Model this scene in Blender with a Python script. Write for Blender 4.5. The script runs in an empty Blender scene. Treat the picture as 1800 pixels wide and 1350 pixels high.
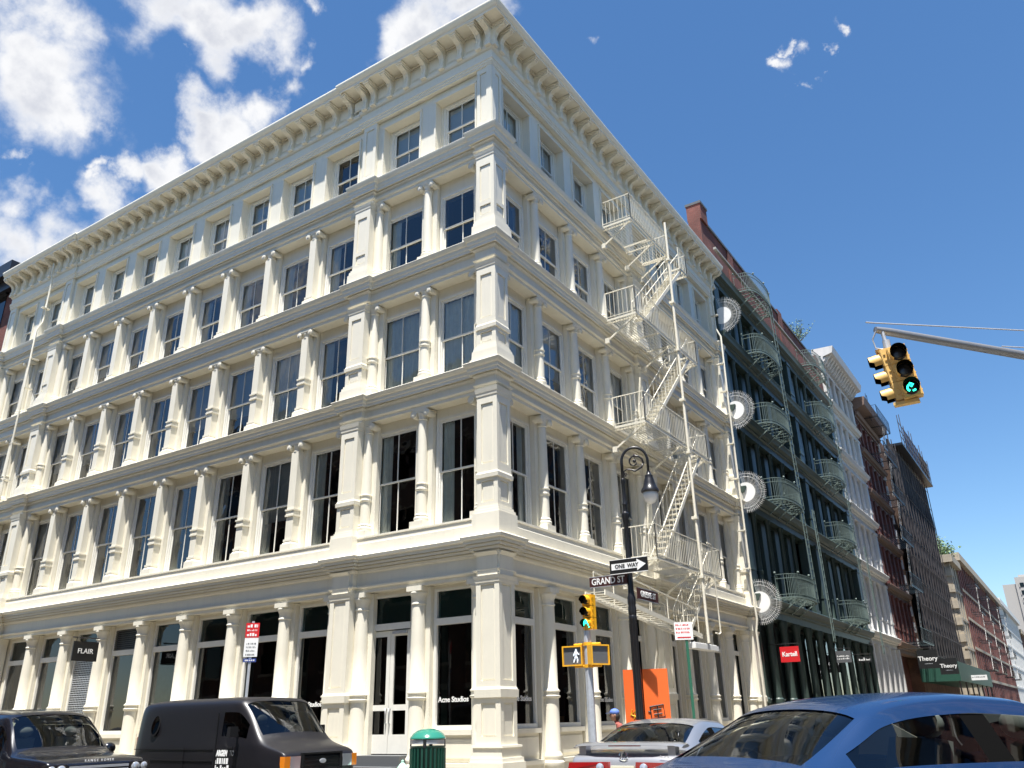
import bpy, bmesh, math, random
from math import radians, sin, cos, pi, sqrt, atan2
from mathutils import Vector, Matrix
random.seed(7)
scene = bpy.context.scene
COL = scene.collection
# ------------------------------------------------------------------ camera
H = 1.35                       # eye height above the crossing
K = 1.206                      # survey unit -> metres for the building row
cam_d = bpy.data.cameras.new('camera'); cam = bpy.data.objects.new('camera', cam_d); COL.objects.link(cam)
yaw, pit, rol = radians(-32.982), radians(22.3157), radians(-1.1812)
fwd = Vector((sin(yaw)*cos(pit), cos(yaw)*cos(pit), sin(pit)))
rgt = Vector((cos(yaw), -sin(yaw), 0)); upv = rgt.cross(fwd)
r2 = cos(rol)*rgt + sin(rol)*upv; u2 = -sin(rol)*rgt + cos(rol)*upv
cam.matrix_world = Matrix(((r2.x, u2.x, -fwd.x, 9.556*K), (r2.y, u2.y, -fwd.y, -14.06*K), (r2.z, u2.z, -fwd.z, H), (0, 0, 0, 1)))
cam_d.sensor_width = 36; cam_d.lens = 1432.46/1800*36
cam_d.clip_start = .05; cam_d.clip_end = 3000
scene.camera = cam
# ------------------------------------------------------------------ light
SUN = Vector((0.45, -1.0, 3.75)).normalized()
sd = bpy.data.lights.new('sun', 'SUN'); sd.energy = 5.0; sd.angle = radians(.5); sd.color = (1, .965, .91)
so = bpy.data.objects.new('sun', sd); COL.objects.link(so)
so.rotation_euler = (-SUN).to_track_quat('-Z', 'Y').to_euler(); so.location = SUN*60
vs = scene.view_settings
vs.view_transform = 'Standard'; vs.look = 'None'; vs.gamma = 1; vs.use_curve_mapping = False
vs.exposure = 1.22
w = bpy.data.worlds.new('World'); scene.world = w; w.use_nodes = True
nt = w.node_tree; nt.nodes.clear(); N = nt.nodes.new; L = nt.links.new
def M(op, a, b=None, clamp=False):
    n = N('ShaderNodeMath'); n.operation = op; n.use_clamp = clamp
    for i, v in enumerate((a, b)):
        if v is None: continue
        if isinstance(v, (int, float)): n.inputs[i].default_value = v
        else: L(v, n.inputs[i])
    return n.outputs[0]
sky = N('ShaderNodeTexSky'); sky.sky_type = 'NISHITA'; sky.sun_disc = False
sky.sun_elevation = math.asin(SUN.z); sky.sun_rotation = atan2(SUN.x, SUN.y)
sky.air_density = 1.0; sky.dust_density = .1; sky.ozone_density = 3.0; sky.altitude = 0
tc = N('ShaderNodeTexCoord'); sep = N('ShaderNodeSeparateXYZ'); L(tc.outputs['Generated'], sep.inputs[0])
nrm = N('ShaderNodeVectorMath'); nrm.operation = 'NORMALIZE'; L(tc.outputs['Generated'], nrm.inputs[0]); DIR = nrm.outputs[0]
def noise(vec, sc, det, rough, dist=0.0):
    n = N('ShaderNodeTexNoise'); n.inputs['Scale'].default_value = sc; n.inputs['Detail'].default_value = det
    n.inputs['Roughness'].default_value = rough; n.inputs['Distortion'].default_value = dist; L(vec, n.inputs['Vector']); return n.outputs['Fac']
def voff(vec, o):
    n = N('ShaderNodeVectorMath'); n.operation = 'ADD'; L(vec, n.inputs[0]); n.inputs[1].default_value = o; return n.outputs[0]
def smooth(v, a, b, c=0.0, d=1.0):
    n = N('ShaderNodeMapRange'); n.interpolation_type = 'SMOOTHSTEP'; L(v, n.inputs[0])
    for i, q in enumerate((a, b, c, d)): n.inputs[i+1].default_value = q
    return n.outputs[0]
# cumulus: each entry is the compass bearing, height and angular radius of one puff of cloud
PUFFS = [(-70.57, 40.48, 3.32), (-70.52, 37.88, 2.34), (-68.71, 36.65, 3.63), (-66.78, 36.4, 1.86), (-62.15, 43.74, 3.43), (-58.02, 43.25, 2.76), (-54.16, 43.68, 2.5), (-51.5, 43.44, 1.16), (-40.71, 46.07, 3.12), (-43.23, 45.06, 1.92), (-35.99, 47.55, 2.58), (-58.32, 38.22, 1.85), (-56.08, 37.79, 2.14), (-53.0, 40.97, 1.79), (-54.12, 39.38, 1.8), (-62.4, 34.11, 1.39), (-60.16, 34.81, 1.69), (-64.76, 33.51, 0.84), (-64.55, 32.58, 0.84), (-68.74, 29.97, 2.31), (-66.58, 28.82, 3.02), (-64.1, 31.39, 2.03), (-69.05, 27.11, 3.38), (-70.11, 32.91, 0.72), (-69.58, 31.68, 0.61), (-13.54, 38.6, 0.46), (-12.84, 38.86, 0.59), (-11.94, 39.25, 0.42), (-11.21, 39.67, 0.34), (-9.4, 41.53, 0.43), (-8.93, 41.04, 0.63), (-8.23, 41.83, 0.36), (-7.59, 41.19, 0.56), (-9.42, 39.06, 0.34), (-8.69, 39.31, 0.41), (-7.81, 39.66, 0.4), (-7.13, 39.9, 0.3), (-25.64, 44.3, 0.71), (-5.63, 40.58, 0.36), (-3.65, 41.71, 0.38), (-59.03, 40.66, 0.53), (-50.45, 46.26, 0.73)]
wn = N('ShaderNodeTexNoise'); wn.inputs['Scale'].default_value = 11; wn.inputs['Detail'].default_value = 7; wn.inputs['Roughness'].default_value = .6; L(DIR, wn.inputs['Vector'])
wv = N('ShaderNodeVectorMath'); wv.operation = 'MULTIPLY_ADD'; L(wn.outputs['Color'], wv.inputs[0]); wv.inputs[1].default_value = (.12,)*3; wv.inputs[2].default_value = (-.06,)*3
wd = N('ShaderNodeVectorMath'); wd.operation = 'ADD'; L(DIR, wd.inputs[0]); L(wv.outputs[0], wd.inputs[1]); WDIR = wd.outputs[0]
best = None
for az, el, rad in PUFFS:
    az, el = radians(az), radians(el)
    n = N('ShaderNodeVectorMath'); n.operation = 'DISTANCE'; L(WDIR, n.inputs[0]); n.inputs[1].default_value = (sin(az)*cos(el), cos(az)*cos(el), sin(el))
    q = M('SUBTRACT', 1.0, M('MULTIPLY', n.outputs['Value'], 1/radians(rad*1.12)))
    if rad < .80: q = M('MULTIPLY', q, .62)      # wisps stay thin
    best = q if best is None else M('MAXIMUM', best, q)
# the same broken cumulus carries on over the west and south of the sky
far = M('MULTIPLY', M('SUBTRACT', noise(voff(DIR, (3, 1, 7)), 3.4, 3, .5), .56), 6.0)
region = M('MAXIMUM', smooth(sep.outputs[1], .22, .02), smooth(sep.outputs[0], -.80, -.92))
best = M('MAXIMUM', best, M('SUBTRACT', M('MULTIPLY', far, region), M('MULTIPLY', M('SUBTRACT', 1.0, region), 3.0)))
fine = noise(DIR, 11, 9, .56, .2)
dens = M('ADD', M('MULTIPLY', best, .95), M('MULTIPLY', M('SUBTRACT', fine, .5), 2.7))
mk = M('MULTIPLY', M('MULTIPLY', smooth(dens, -.05, .75), smooth(best, -.40, .35)), smooth(sep.outputs[2], .0, .15))
grey = M('MULTIPLY', smooth(noise(voff(DIR, (.02, -.03, .05)), 17, 6, .55), .42, .66), smooth(dens, .35, 1.0))
ccol = N('ShaderNodeMix'); ccol.data_type = 'RGBA'; L(grey, ccol.inputs[0])
ccol.inputs[6].default_value = (7.6, 7.65, 7.8, 1); ccol.inputs[7].default_value = (5.3, 5.5, 6.1, 1)
hs = N('ShaderNodeHueSaturation'); hs.inputs['Saturation'].default_value = 1.18; hs.inputs['Value'].default_value = 1.38; L(sky.outputs[0], hs.inputs['Color'])
mix = N('ShaderNodeMix'); mix.data_type = 'RGBA'; L(mk, mix.inputs[0]); L(hs.outputs[0], mix.inputs[6]); L(ccol.outputs[2], mix.inputs[7])
bg = N('ShaderNodeBackground'); L(mix.outputs[2], bg.inputs[0]); bg.inputs[1].default_value = .055
out = N('ShaderNodeOutputWorld'); L(bg.outputs[0], out.inputs[0])
scene.render.engine = 'CYCLES'
try:
    scene.cycles.max_bounces = 8; scene.cycles.diffuse_bounces = 4; scene.cycles.transparent_max_bounces = 16
    scene.cycles.sample_clamp_indirect = 6
except Exception: pass

# ------------------------------------------------------------------ materials
MATS = {}
def mat(name, col, rough=.5, metal=0.0, var=.0, vscale=6.0, bump=0.0, bscale=30.0, spec=.5, coat=0.0, dirt=None, dscale=1.2, streak=0.0, emit=None):
    m = bpy.data.materials.new(name); m.use_nodes = True; t = m.node_tree; b = t.nodes['Principled BSDF']
    b.inputs['Base Color'].default_value = (*col, 1); b.inputs['Roughness'].default_value = rough; b.inputs['Metallic'].default_value = metal
    b.inputs['Specular IOR Level'].default_value = spec
    if coat: b.inputs['Coat Weight'].default_value = coat; b.inputs['Coat Roughness'].default_value = .04
    tcn = t.nodes.new('ShaderNodeTexCoord'); vec = tcn.outputs['Object']
    if var or streak:
        geo = t.nodes.new('ShaderNodeNewGeometry'); vec2 = geo.outputs['Position']
        c = None
        n = t.nodes.new('ShaderNodeTexNoise'); n.inputs['Scale'].default_value = vscale; n.inputs['Detail'].default_value = 6; n.inputs['Roughness'].default_value = .65
        t.links.new(vec2, n.inputs['Vector'])
        mr = t.nodes.new('ShaderNodeMapRange'); t.links.new(n.outputs['Fac'], mr.inputs[0]); mr.inputs[1].default_value = .3; mr.inputs[2].default_value = .7
        mr.inputs[3].default_value = 1-var; mr.inputs[4].default_value = 1+var*.4
        val = mr.outputs[0]
        if streak:
            mp = t.nodes.new('ShaderNodeMapping'); mp.inputs['Scale'].default_value = (7, 7, .55); t.links.new(vec2, mp.inputs['Vector'])
            n2 = t.nodes.new('ShaderNodeTexNoise'); n2.inputs['Scale'].default_value = 1.0; n2.inputs['Detail'].default_value = 5; t.links.new(mp.outputs[0], n2.inputs['Vector'])
            mr2 = t.nodes.new('ShaderNodeMapRange'); t.links.new(n2.outputs['Fac'], mr2.inputs[0]); mr2.inputs[1].default_value = .52; mr2.inputs[2].default_value = .78
            mr2.inputs[3].default_value = 1; mr2.inputs[4].default_value = 1-streak
            mm = t.nodes.new('ShaderNodeMath'); mm.operation = 'MULTIPLY'; t.links.new(val, mm.inputs[0]); t.links.new(mr2.outputs[0], mm.inputs[1]); val = mm.outputs[0]
        mx = t.nodes.new('ShaderNodeVectorMath'); mx.operation = 'SCALE'; mx.inputs[0].default_value = col; t.links.new(val, mx.inputs['Scale'])
        t.links.new(mx.outputs[0], b.inputs['Base Color'])
    if bump:
        nb = t.nodes.new('ShaderNodeTexNoise'); nb.inputs['Scale'].default_value = bscale; nb.inputs['Detail'].default_value = 4; t.links.new(vec, nb.inputs['Vector'])
        bp = t.nodes.new('ShaderNodeBump'); bp.inputs['Strength'].default_value = bump; bp.inputs['Distance'].default_value = .02
        t.links.new(nb.outputs['Fac'], bp.inputs['Height']); t.links.new(bp.outputs[0], b.inputs['Normal'])
    if emit:
        b.inputs['Emission Color'].default_value = (*emit[0], 1); b.inputs['Emission Strength'].default_value = emit[1]
    MATS[name] = m; return m
def glass(name, tint=(.5, .55, .55), boost=1.5, wav=.0, ior=1.5, rough=.01):
    m = bpy.data.materials.new(name); m.use_nodes = True; t = m.node_tree; t.nodes.clear(); n = t.nodes.new
    o = n('ShaderNodeOutputMaterial'); mx = n('ShaderNodeMixShader'); tr = n('ShaderNodeBsdfTransparent'); gl = n('ShaderNodeBsdfGlossy')
    tr.inputs[0].default_value = (*tint, 1); gl.inputs['Roughness'].default_value = rough; gl.inputs[0].default_value = (.95, .97, 1, 1)
    fr = n('ShaderNodeFresnel'); fr.inputs[0].default_value = ior
    mu = n('ShaderNodeMath'); mu.operation = 'MULTIPLY'; mu.use_clamp = True; mu.inputs[1].default_value = boost; t.links.new(fr.outputs[0], mu.inputs[0])
    t.links.new(mu.outputs[0], mx.inputs[0]); t.links.new(tr.outputs[0], mx.inputs[1]); t.links.new(gl.outputs[0], mx.inputs[2]); t.links.new(mx.outputs[0], o.inputs[0])
    if wav:
        g = n('ShaderNodeNewGeometry'); nb = n('ShaderNodeTexNoise'); nb.inputs['Scale'].default_value = 1.3; nb.inputs['Detail'].default_value = 2; t.links.new(g.outputs['Position'], nb.inputs['Vector'])
        bp = n('ShaderNodeBump'); bp.inputs['Strength'].default_value = wav; bp.inputs['Distance'].default_value = .05
        t.links.new(nb.outputs['Fac'], bp.inputs['Height']); t.links.new(bp.outputs[0], gl.inputs['Normal']); t.links.new(bp.outputs[0], fr.inputs['Normal'])
    MATS[name] = m; return m
def brickmat(name, c1, c2, mortar, scale=1.0, bw=.215, bh=.07):
    m = bpy.data.materials.new(name); m.use_nodes = True; t = m.node_tree; b = t.nodes['Principled BSDF']; n = t.nodes.new
    b.inputs['Roughness'].default_value = .85
    g = n('ShaderNodeNewGeometry'); sp = n('ShaderNodeSeparateXYZ'); t.links.new(g.outputs['Position'], sp.inputs[0])
    ad = n('ShaderNodeMath'); ad.operation = 'ADD'; t.links.new(sp.outputs[0], ad.inputs[0]); t.links.new(sp.outputs[1], ad.inputs[1])
    cb = n('ShaderNodeCombineXYZ'); t.links.new(ad.outputs[0], cb.inputs[0]); t.links.new(sp.outputs[2], cb.inputs[1])
    br = n('ShaderNodeTexBrick'); br.inputs['Scale'].default_value = scale; br.inputs['Brick Width'].default_value = bw; br.inputs['Row Height'].default_value = bh
    br.inputs['Mortar Size'].default_value = .008; br.inputs['Color1'].default_value = (*c1, 1); br.inputs['Color2'].default_value = (*c2, 1); br.inputs['Mortar'].default_value = (*mortar, 1)
    t.links.new(cb.outputs[0], br.inputs['Vector'])
    nz = n('ShaderNodeTexNoise'); nz.inputs['Scale'].default_value = .9; nz.inputs['Detail'].default_value = 7; t.links.new(g.outputs['Position'], nz.inputs['Vector'])
    mr = n('ShaderNodeMapRange'); t.links.new(nz.outputs['Fac'], mr.inputs[0]); mr.inputs[1].default_value = .3; mr.inputs[2].default_value = .7; mr.inputs[3].default_value = .6; mr.inputs[4].default_value = 1.25
    sc = n('ShaderNodeVectorMath'); sc.operation = 'SCALE'; t.links.new(br.outputs[0], sc.inputs[0]); t.links.new(mr.outputs[0], sc.inputs['Scale'])
    t.links.new(sc.outputs[0], b.inputs['Base Color'])
    bp = n('ShaderNodeBump'); bp.inputs['Strength'].default_value = .5; bp.inputs['Distance'].default_value = .01; t.links.new(br.outputs['Fac'], bp.inputs['Height']); bp.invert = True
    t.links.new(bp.outputs[0], b.inputs['Normal'])
    MATS[name] = m; return m
mat('iron_white', (.77, .728, .608), .42, var=.05, vscale=1.3, streak=.06, bump=.03, bscale=8)
mat('sash_white', (.76, .745, .68), .4, var=.05)
mat('escape_cream', (.74, .70, .58), .45, var=.10, vscale=9)
glass('pane', (.80, .84, .82), 1.7, wav=.22)
glass('shop_pane', (.30, .34, .33), 1.3, wav=.04)
glass('transom_pane', (.55, .66, .62), 1.0, wav=.04)
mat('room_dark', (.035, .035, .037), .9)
mat('curtain', (.82, .83, .80), .9, var=.1, vscale=5)
mat('blind', (.55, .58, .60), .8)
mat('shop_green', (.045, .085, .078), .4)
mat('roof_grey', (.25, .25, .26), .8, var=.2)
mat('asphalt', (.068, .062, .053), .85, var=.25, vscale=3, bump=.3, bscale=60)
mat('concrete', (.22, .195, .15), .85, var=.2, vscale=1.5, bump=.2, bscale=40)
mat('paint_line', (.72, .72, .68), .7, var=.25, vscale=4)
mat('black_metal', (.012, .012, .014), .32)
mat('steel', (.52, .53, .54), .42, metal=.85, var=.1)
mat('galv', (.55, .57, .60), .45, metal=.5, var=.15, vscale=12)
mat('arm_steel', (.26, .27, .29), .45, metal=.5, var=.1)
mat('signal_yellow', (.83, .42, .02), .4, var=.06)
mat('signal_pale', (.72, .46, .14), .45, var=.08)
mat('dark_rubber', (.018, .018, .02), .7)
mat('visor_black', (.004, .004, .004), .9, spec=.03)
mat('white_paint', (.80, .80, .78), .5, var=.04)
mat('text_white', (.82, .82, .80), .6)
mat('text_black', (.012, .012, .012), .6)
mat('sign_brown', (.055, .014, .012), .5)
mat('sign_black', (.012, .012, .012), .4)
mat('sign_grey', (.10, .105, .11), .5)
mat('red_sign', (.62, .015, .02), .45)
mat('orange_ply', (.80, .135, .018), .6, var=.05, vscale=3)
mat('green_can', (.008, .06, .04), .35, var=.15, vscale=9)
mat('green_dome', (.03, .20, .14), .18, coat=.6)
mat('green_post', (.02, .12, .07), .5)
mat('mint', (.42, .68, .55), .5, var=.1)
mat('green_light', (.02, .5, .28), .4, emit=((.02, .85, .5), 2.2))
mat('walk_light', (.7, .75, .8), .4, emit=((.8, .9, 1), .30))
mat('lens_off', (.02, .018, .018), .25)
mat('globe', (.75, .74, .70), .15)
mat('yellow_scrawl', (.8, .5, .02), .7)

# ------------------------------------------------------------------ helpers
class MB:
    def __init__(s): s.v = []; s.f = []
    def add(s, v, f):
        o = len(s.v); s.v += [tuple(p) for p in v]; s.f += [tuple(i+o for i in q) for q in f]; return s
    def box(s, x0, x1, y0, y1, z0, z1):
        if x0 > x1: x0, x1 = x1, x0
        if y0 > y1: y0, y1 = y1, y0
        if z0 > z1: z0, z1 = z1, z0
        return s.add([(x0,y0,z0),(x1,y0,z0),(x1,y1,z0),(x0,y1,z0),(x0,y0,z1),(x1,y0,z1),(x1,y1,z1),(x0,y1,z1)],
                     [(0,3,2,1),(4,5,6,7),(0,1,5,4),(1,2,6,5),(2,3,7,6),(3,0,4,7)])
    def frustum(s, a, z0, b, z1):       # a,b = (x0,x1,y0,y1)
        return s.add([(a[0],a[2],z0),(a[1],a[2],z0),(a[1],a[3],z0),(a[0],a[3],z0),(b[0],b[2],z1),(b[1],b[2],z1),(b[1],b[3],z1),(b[0],b[3],z1)],
                     [(0,3,2,1),(4,5,6,7),(0,1,5,4),(1,2,6,5),(2,3,7,6),(3,0,4,7)])
    def prism(s, pts, axis, a0, a1):    # polygon pts (CCW seen from +axis) extruded on axis 'x','y','z'
        n = len(pts)
        def P(p, a): return {'x': (a, p[0], p[1]), 'y': (p[1], a, p[0]), 'z': (p[0], p[1], a)}[axis]
        ar = sum(pts[i][0]*pts[(i+1) % n][1]-pts[(i+1) % n][0]*pts[i][1] for i in range(n))
        if ar < 0: pts = pts[::-1]
        if a0 > a1: a0, a1 = a1, a0
        v = [P(p, a0) for p in pts]+[P(p, a1) for p in pts]
        f = [tuple(range(n-1, -1, -1)), tuple(range(n, 2*n))]+[(i, (i+1) % n, n+(i+1) % n, n+i) for i in range(n)]
        return s.add(v, f)
    def lathe(s, prof, c=(0, 0), n=20, a0=0, a1=2*pi):   # prof [(r,z)] bottom to top
        full = abs(a1-a0-2*pi) < 1e-6; m = n if full else n+1; v = []; f = []
        for r, z in prof:
            for i in range(m):
                a = a0+(a1-a0)*i/n; v.append((c[0]+r*cos(a), c[1]+r*sin(a), z))
        for j in range(len(prof)-1):
            for i in range(n):
                k = (i+1) % m; f.append((j*m+i, j*m+k, (j+1)*m+k, (j+1)*m+i))
        if full:
            f.append(tuple(range(m-1, -1, -1))); f.append(tuple((len(prof)-1)*m+i for i in range(m)))
        return s.add(v, f)
    def tube(s, pts, r, n=8, caps=True):
        pts = [Vector(p) for p in pts]; rings = []; ref = None
        for i, p in enumerate(pts):
            d = (pts[min(i+1, len(pts)-1)]-pts[max(i-1, 0)]).normalized()
            if ref is None: ref = Vector((0, 0, 1)) if abs(d.z) < .9 else Vector((1, 0, 0))
            a = d.cross(ref).normalized(); b = a.cross(d).normalized(); ref = b
            rr = r[i] if isinstance(r, (list, tuple)) else r
            rings.append([p+rr*(cos(2*pi*k/n)*a+sin(2*pi*k/n)*b) for k in range(n)])
        v = [q for g in rings for q in g]; f = []
        for j in range(len(pts)-1):
            for k in range(n):
                k2 = (k+1) % n; f.append((j*n+k2, j*n+k, (j+1)*n+k, (j+1)*n+k2))
        if caps: f.append(tuple(range(n))); f.append(tuple((len(pts)-1)*n+k for k in range(n-1, -1, -1)))
        return s.add(v, f)
    def bar(s, p, q, w, h=None):        # rectangular bar between two points
        h = w if h is None else h; p = Vector(p); q = Vector(q); d = (q-p).normalized()
        ref = Vector((0, 0, 1)) if abs(d.z) < .95 else Vector((0, 1, 0))
        a = d.cross(ref).normalized()*w/2; b = a.cross(d).normalized()*h/2
        v = [p-a-b, p+a-b, p+a+b, p-a+b, q-a-b, q+a-b, q+a+b, q-a+b]
        return s.add(v, [(0,3,2,1),(4,5,6,7),(0,1,5,4),(1,2,6,5),(2,3,7,6),(3,0,4,7)])
    def sphere(s, c, r, n=12, m=8, sq=(1, 1, 1)):
        v = [(c[0], c[1], c[2]-r*sq[2])]; f = []
        for j in range(1, m):
            t = -pi/2+pi*j/m
            for i in range(n):
                a = 2*pi*i/n; v.append((c[0]+r*sq[0]*cos(t)*cos(a), c[1]+r*sq[1]*cos(t)*sin(a), c[2]+r*sq[2]*sin(t)))
        v.append((c[0], c[1], c[2]+r*sq[2]))
        for i in range(n): f.append((0, 1+(i+1) % n, 1+i)); f.append((len(v)-1, 1+(m-2)*n+i, 1+(m-2)*n+(i+1) % n))
        for j in range(m-2):
            for i in range(n): f.append((1+j*n+i, 1+j*n+(i+1) % n, 1+(j+1)*n+(i+1) % n, 1+(j+1)*n+i))
        return s.add(v, f)
    def xf(s, mtx, start=0):
        for i in range(start, len(s.v)): s.v[i] = tuple(mtx @ Vector(s.v[i]))
        return s
    def mesh(s, name, material, smooth=False):
        me = bpy.data.meshes.new(name); me.from_pydata(s.v, [], s.f); me.validate(); me.update()
        if material: me.materials.append(MATS[material] if isinstance(material, str) else material)
        if smooth is True: me.polygons.foreach_set('use_smooth', [True]*len(me.polygons))
        elif smooth:
            me.polygons.foreach_set('use_smooth', [True]*len(me.polygons)); me.set_sharp_from_angle(angle=radians(smooth))
        return me
    def build(s, name, material, parent=None, loc=(0, 0, 0), rz=0, smooth=False):
        return inst(s.mesh(name, material, smooth), name, parent, loc, rz)
def inst(me, name, parent=None, loc=(0, 0, 0), rz=0):
    o = bpy.data.objects.new(name, me); COL.objects.link(o); o.location = loc; o.rotation_euler = (0, 0, rz)
    if parent: o.parent = parent
    return o
def tag(o, label=None, cat=None, group=None, kind=None):
    for k, v in (('label', label), ('category', cat), ('group', group), ('kind', kind)):
        if v: o[k] = v
    return o
def thing(name, label, cat, loc=(0, 0, 0), rz=0, group=None, scale=1):
    o = bpy.data.objects.new(name, None); COL.objects.link(o); o.location = loc; o.rotation_euler = (0, 0, rz); o.scale = (scale,)*3
    o.empty_display_size = .2
    return tag(o, label, cat, group)
ZOFF = H-1.27*K
def survey(name, label, cat, group=None):      # a thing laid out in survey units
    return thing(name, label, cat, (0, 0, ZOFF), 0, group, K)
def text_mesh(txt, size, mtl, name='lettering', extrude=.004, align='CENTER', shear=0, sx=1, bold=0):
    cu = bpy.data.curves.new(name, 'FONT'); cu.body = txt; cu.size = size; cu.extrude = extrude; cu.align_x = align; cu.align_y = 'CENTER'; cu.shear = shear
    cu.offset = bold; cu.resolution_u = 3
    o = bpy.data.objects.new(name, cu); COL.objects.link(o); dg = bpy.context.evaluated_depsgraph_get()
    me = bpy.data.meshes.new_from_object(o.evaluated_get(dg)); bpy.data.objects.remove(o); bpy.data.curves.remove(cu)
    for v in me.vertices: v.co = Vector((v.co.x*sx, -v.co.z, v.co.y))      # upright, facing -Y
    me.materials.clear(); me.materials.append(MATS[mtl]); return me
def sweep(mb, path, prof, close_ends=True):
    """path: plan polyline [(x,y)] walked so that the outside lies on its right; prof: closed loop [(offset outward, z)]"""
    n = len(path); pts = [Vector(p) for p in path]; nor = []
    seg = [(pts[i+1]-pts[i]).normalized() for i in range(n-1)]
    rn = [Vector((d.y, -d.x)) for d in seg]
    offs = []
    for i in range(n):
        if i == 0: m = rn[0]
        elif i == n-1: m = rn[-1]
        else:
            m = rn[i-1]+rn[i]; m = m/(1+rn[i-1].dot(rn[i]))
        offs.append(m)
    k = len(prof); v = []; f = []
    for i in range(n):
        for o, z in prof: q = pts[i]+offs[i]*o; v.append((q.x, q.y, z))
    for i in range(n-1):
        for j in range(k):
            j2 = (j+1) % k; f.append((i*k+j, (i+1)*k+j, (i+1)*k+j2, i*k+j2))
    if close_ends: f.append(tuple(range(k))); f.append(tuple((n-1)*k+j for j in range(k-1, -1, -1)))
    mb.add(v, f); return mb
def fix_normals(me):
    bm = bmesh.new(); bm.from_mesh(me); bmesh.ops.recalc_face_normals(bm, faces=bm.faces); bm.to_mesh(me); bm.free(); return me
# ------------------------------------------------------------------ setting (metres)
def crown(x, y):
    # the crossing is crowned: kerb lines lie .22 m lower than the middle of the carriageway
    return 0.0
g = MB(); g.add([(-900,-900,-.30),(900,-900,-.30),(900,1500,-.30),(-900,1500,-.30)], [(0,1,2,3)])
tag(g.build('ground', 'asphalt'), kind='structure')
GC, FC = 4.5, 3.7          # kerb lines: Greene side x, Grand side y
def roadstrip(name, pts):
    r = MB(); r.add(pts, [(0,1,2,3)]); return tag(r.build(name, 'asphalt'), kind='structure')
rd = MB()
# Grand Street falls from its crown to the gutters
for (ya, za, yb, zb) in ((-FC, -.25, -8.3, -.02), (-8.3, -.02, -13.2, -.25)):
    rd.add([(-120, yb, zb), (GC, yb, zb if zb < -.1 else 0), (GC, ya, za), (-120, ya, za)], [(0,1,2,3)])
    rd.add([(14.6, yb, zb), (120, yb, zb), (120, ya, za), (14.6, ya, za)], [(0,1,2,3)])
rd.add([(GC,-60,-.12),(9.5,-60,0),(9.5,200,0),(GC,200,-.12)], [(0,1,2,3)])
rd.add([(9.5,-60,0),(14.6,-60,-.12),(14.6,200,-.12),(9.5,200,0)], [(0,1,2,3)])
tag(rd.build('road', 'asphalt'), kind='structure')
def pavement(x0, x1, y0, y1, nm='pavement'):
    p = MB(); p.box(x0, x1, y0, y1, -.32, -.15)
    o = tag(p.build(nm, 'concrete'), kind='structure')
    k = MB(); k.box(x0-.0, x1+.0, y0-.15, y0, -.31, -.146); k.box(x1, x1+.15, y0-.15, y1, -.31, -.146)
    k.build('kerb', 'concrete', o); return o
pavement(-60, GC, -FC, 120)
pavement(-60, GC, -60, -13.2-.0); pavement(14.75, 60, -60, -13.2); pavement(14.75, 60, -FC, 120)
cw = MB()
for i in range(9):
    cw.box(5.0+i*1.05, 5.6+i*1.05, -2.9, .2, .004, .008)
tag(cw.build('crosswalk', 'paint_line'), kind='structure')

# ------------------------------------------------------------------ the cream cast-iron corner building
B = survey('cast_iron_building', 'cream white five storey cast iron corner building with columns and bracketed cornice', 'building')
WL = [1.35, 3.27]+[5.59+1.945*k for k in range(8)]+[21.53, 23.45]
WR = [1.42+1.93*k for k in range(4)]+[9.53+1.93*k for k in range(4)]
LEN = {'L': 24.85, 'R': 16.75}
P2, P3, PM = 4.43, 20.37, 8.37
def put(me, name, side, s, parent=B):
    if side == 'L': return inst(me, name, parent, (-s, 0, 0), 0)
    return inst(me, name, parent, (0, s, 0), pi/2)
def nb(mb, t0, t1, n0, n1, z0, z1): return mb.box(t0, t1, -n1, -n0, z0, z1)
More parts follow.
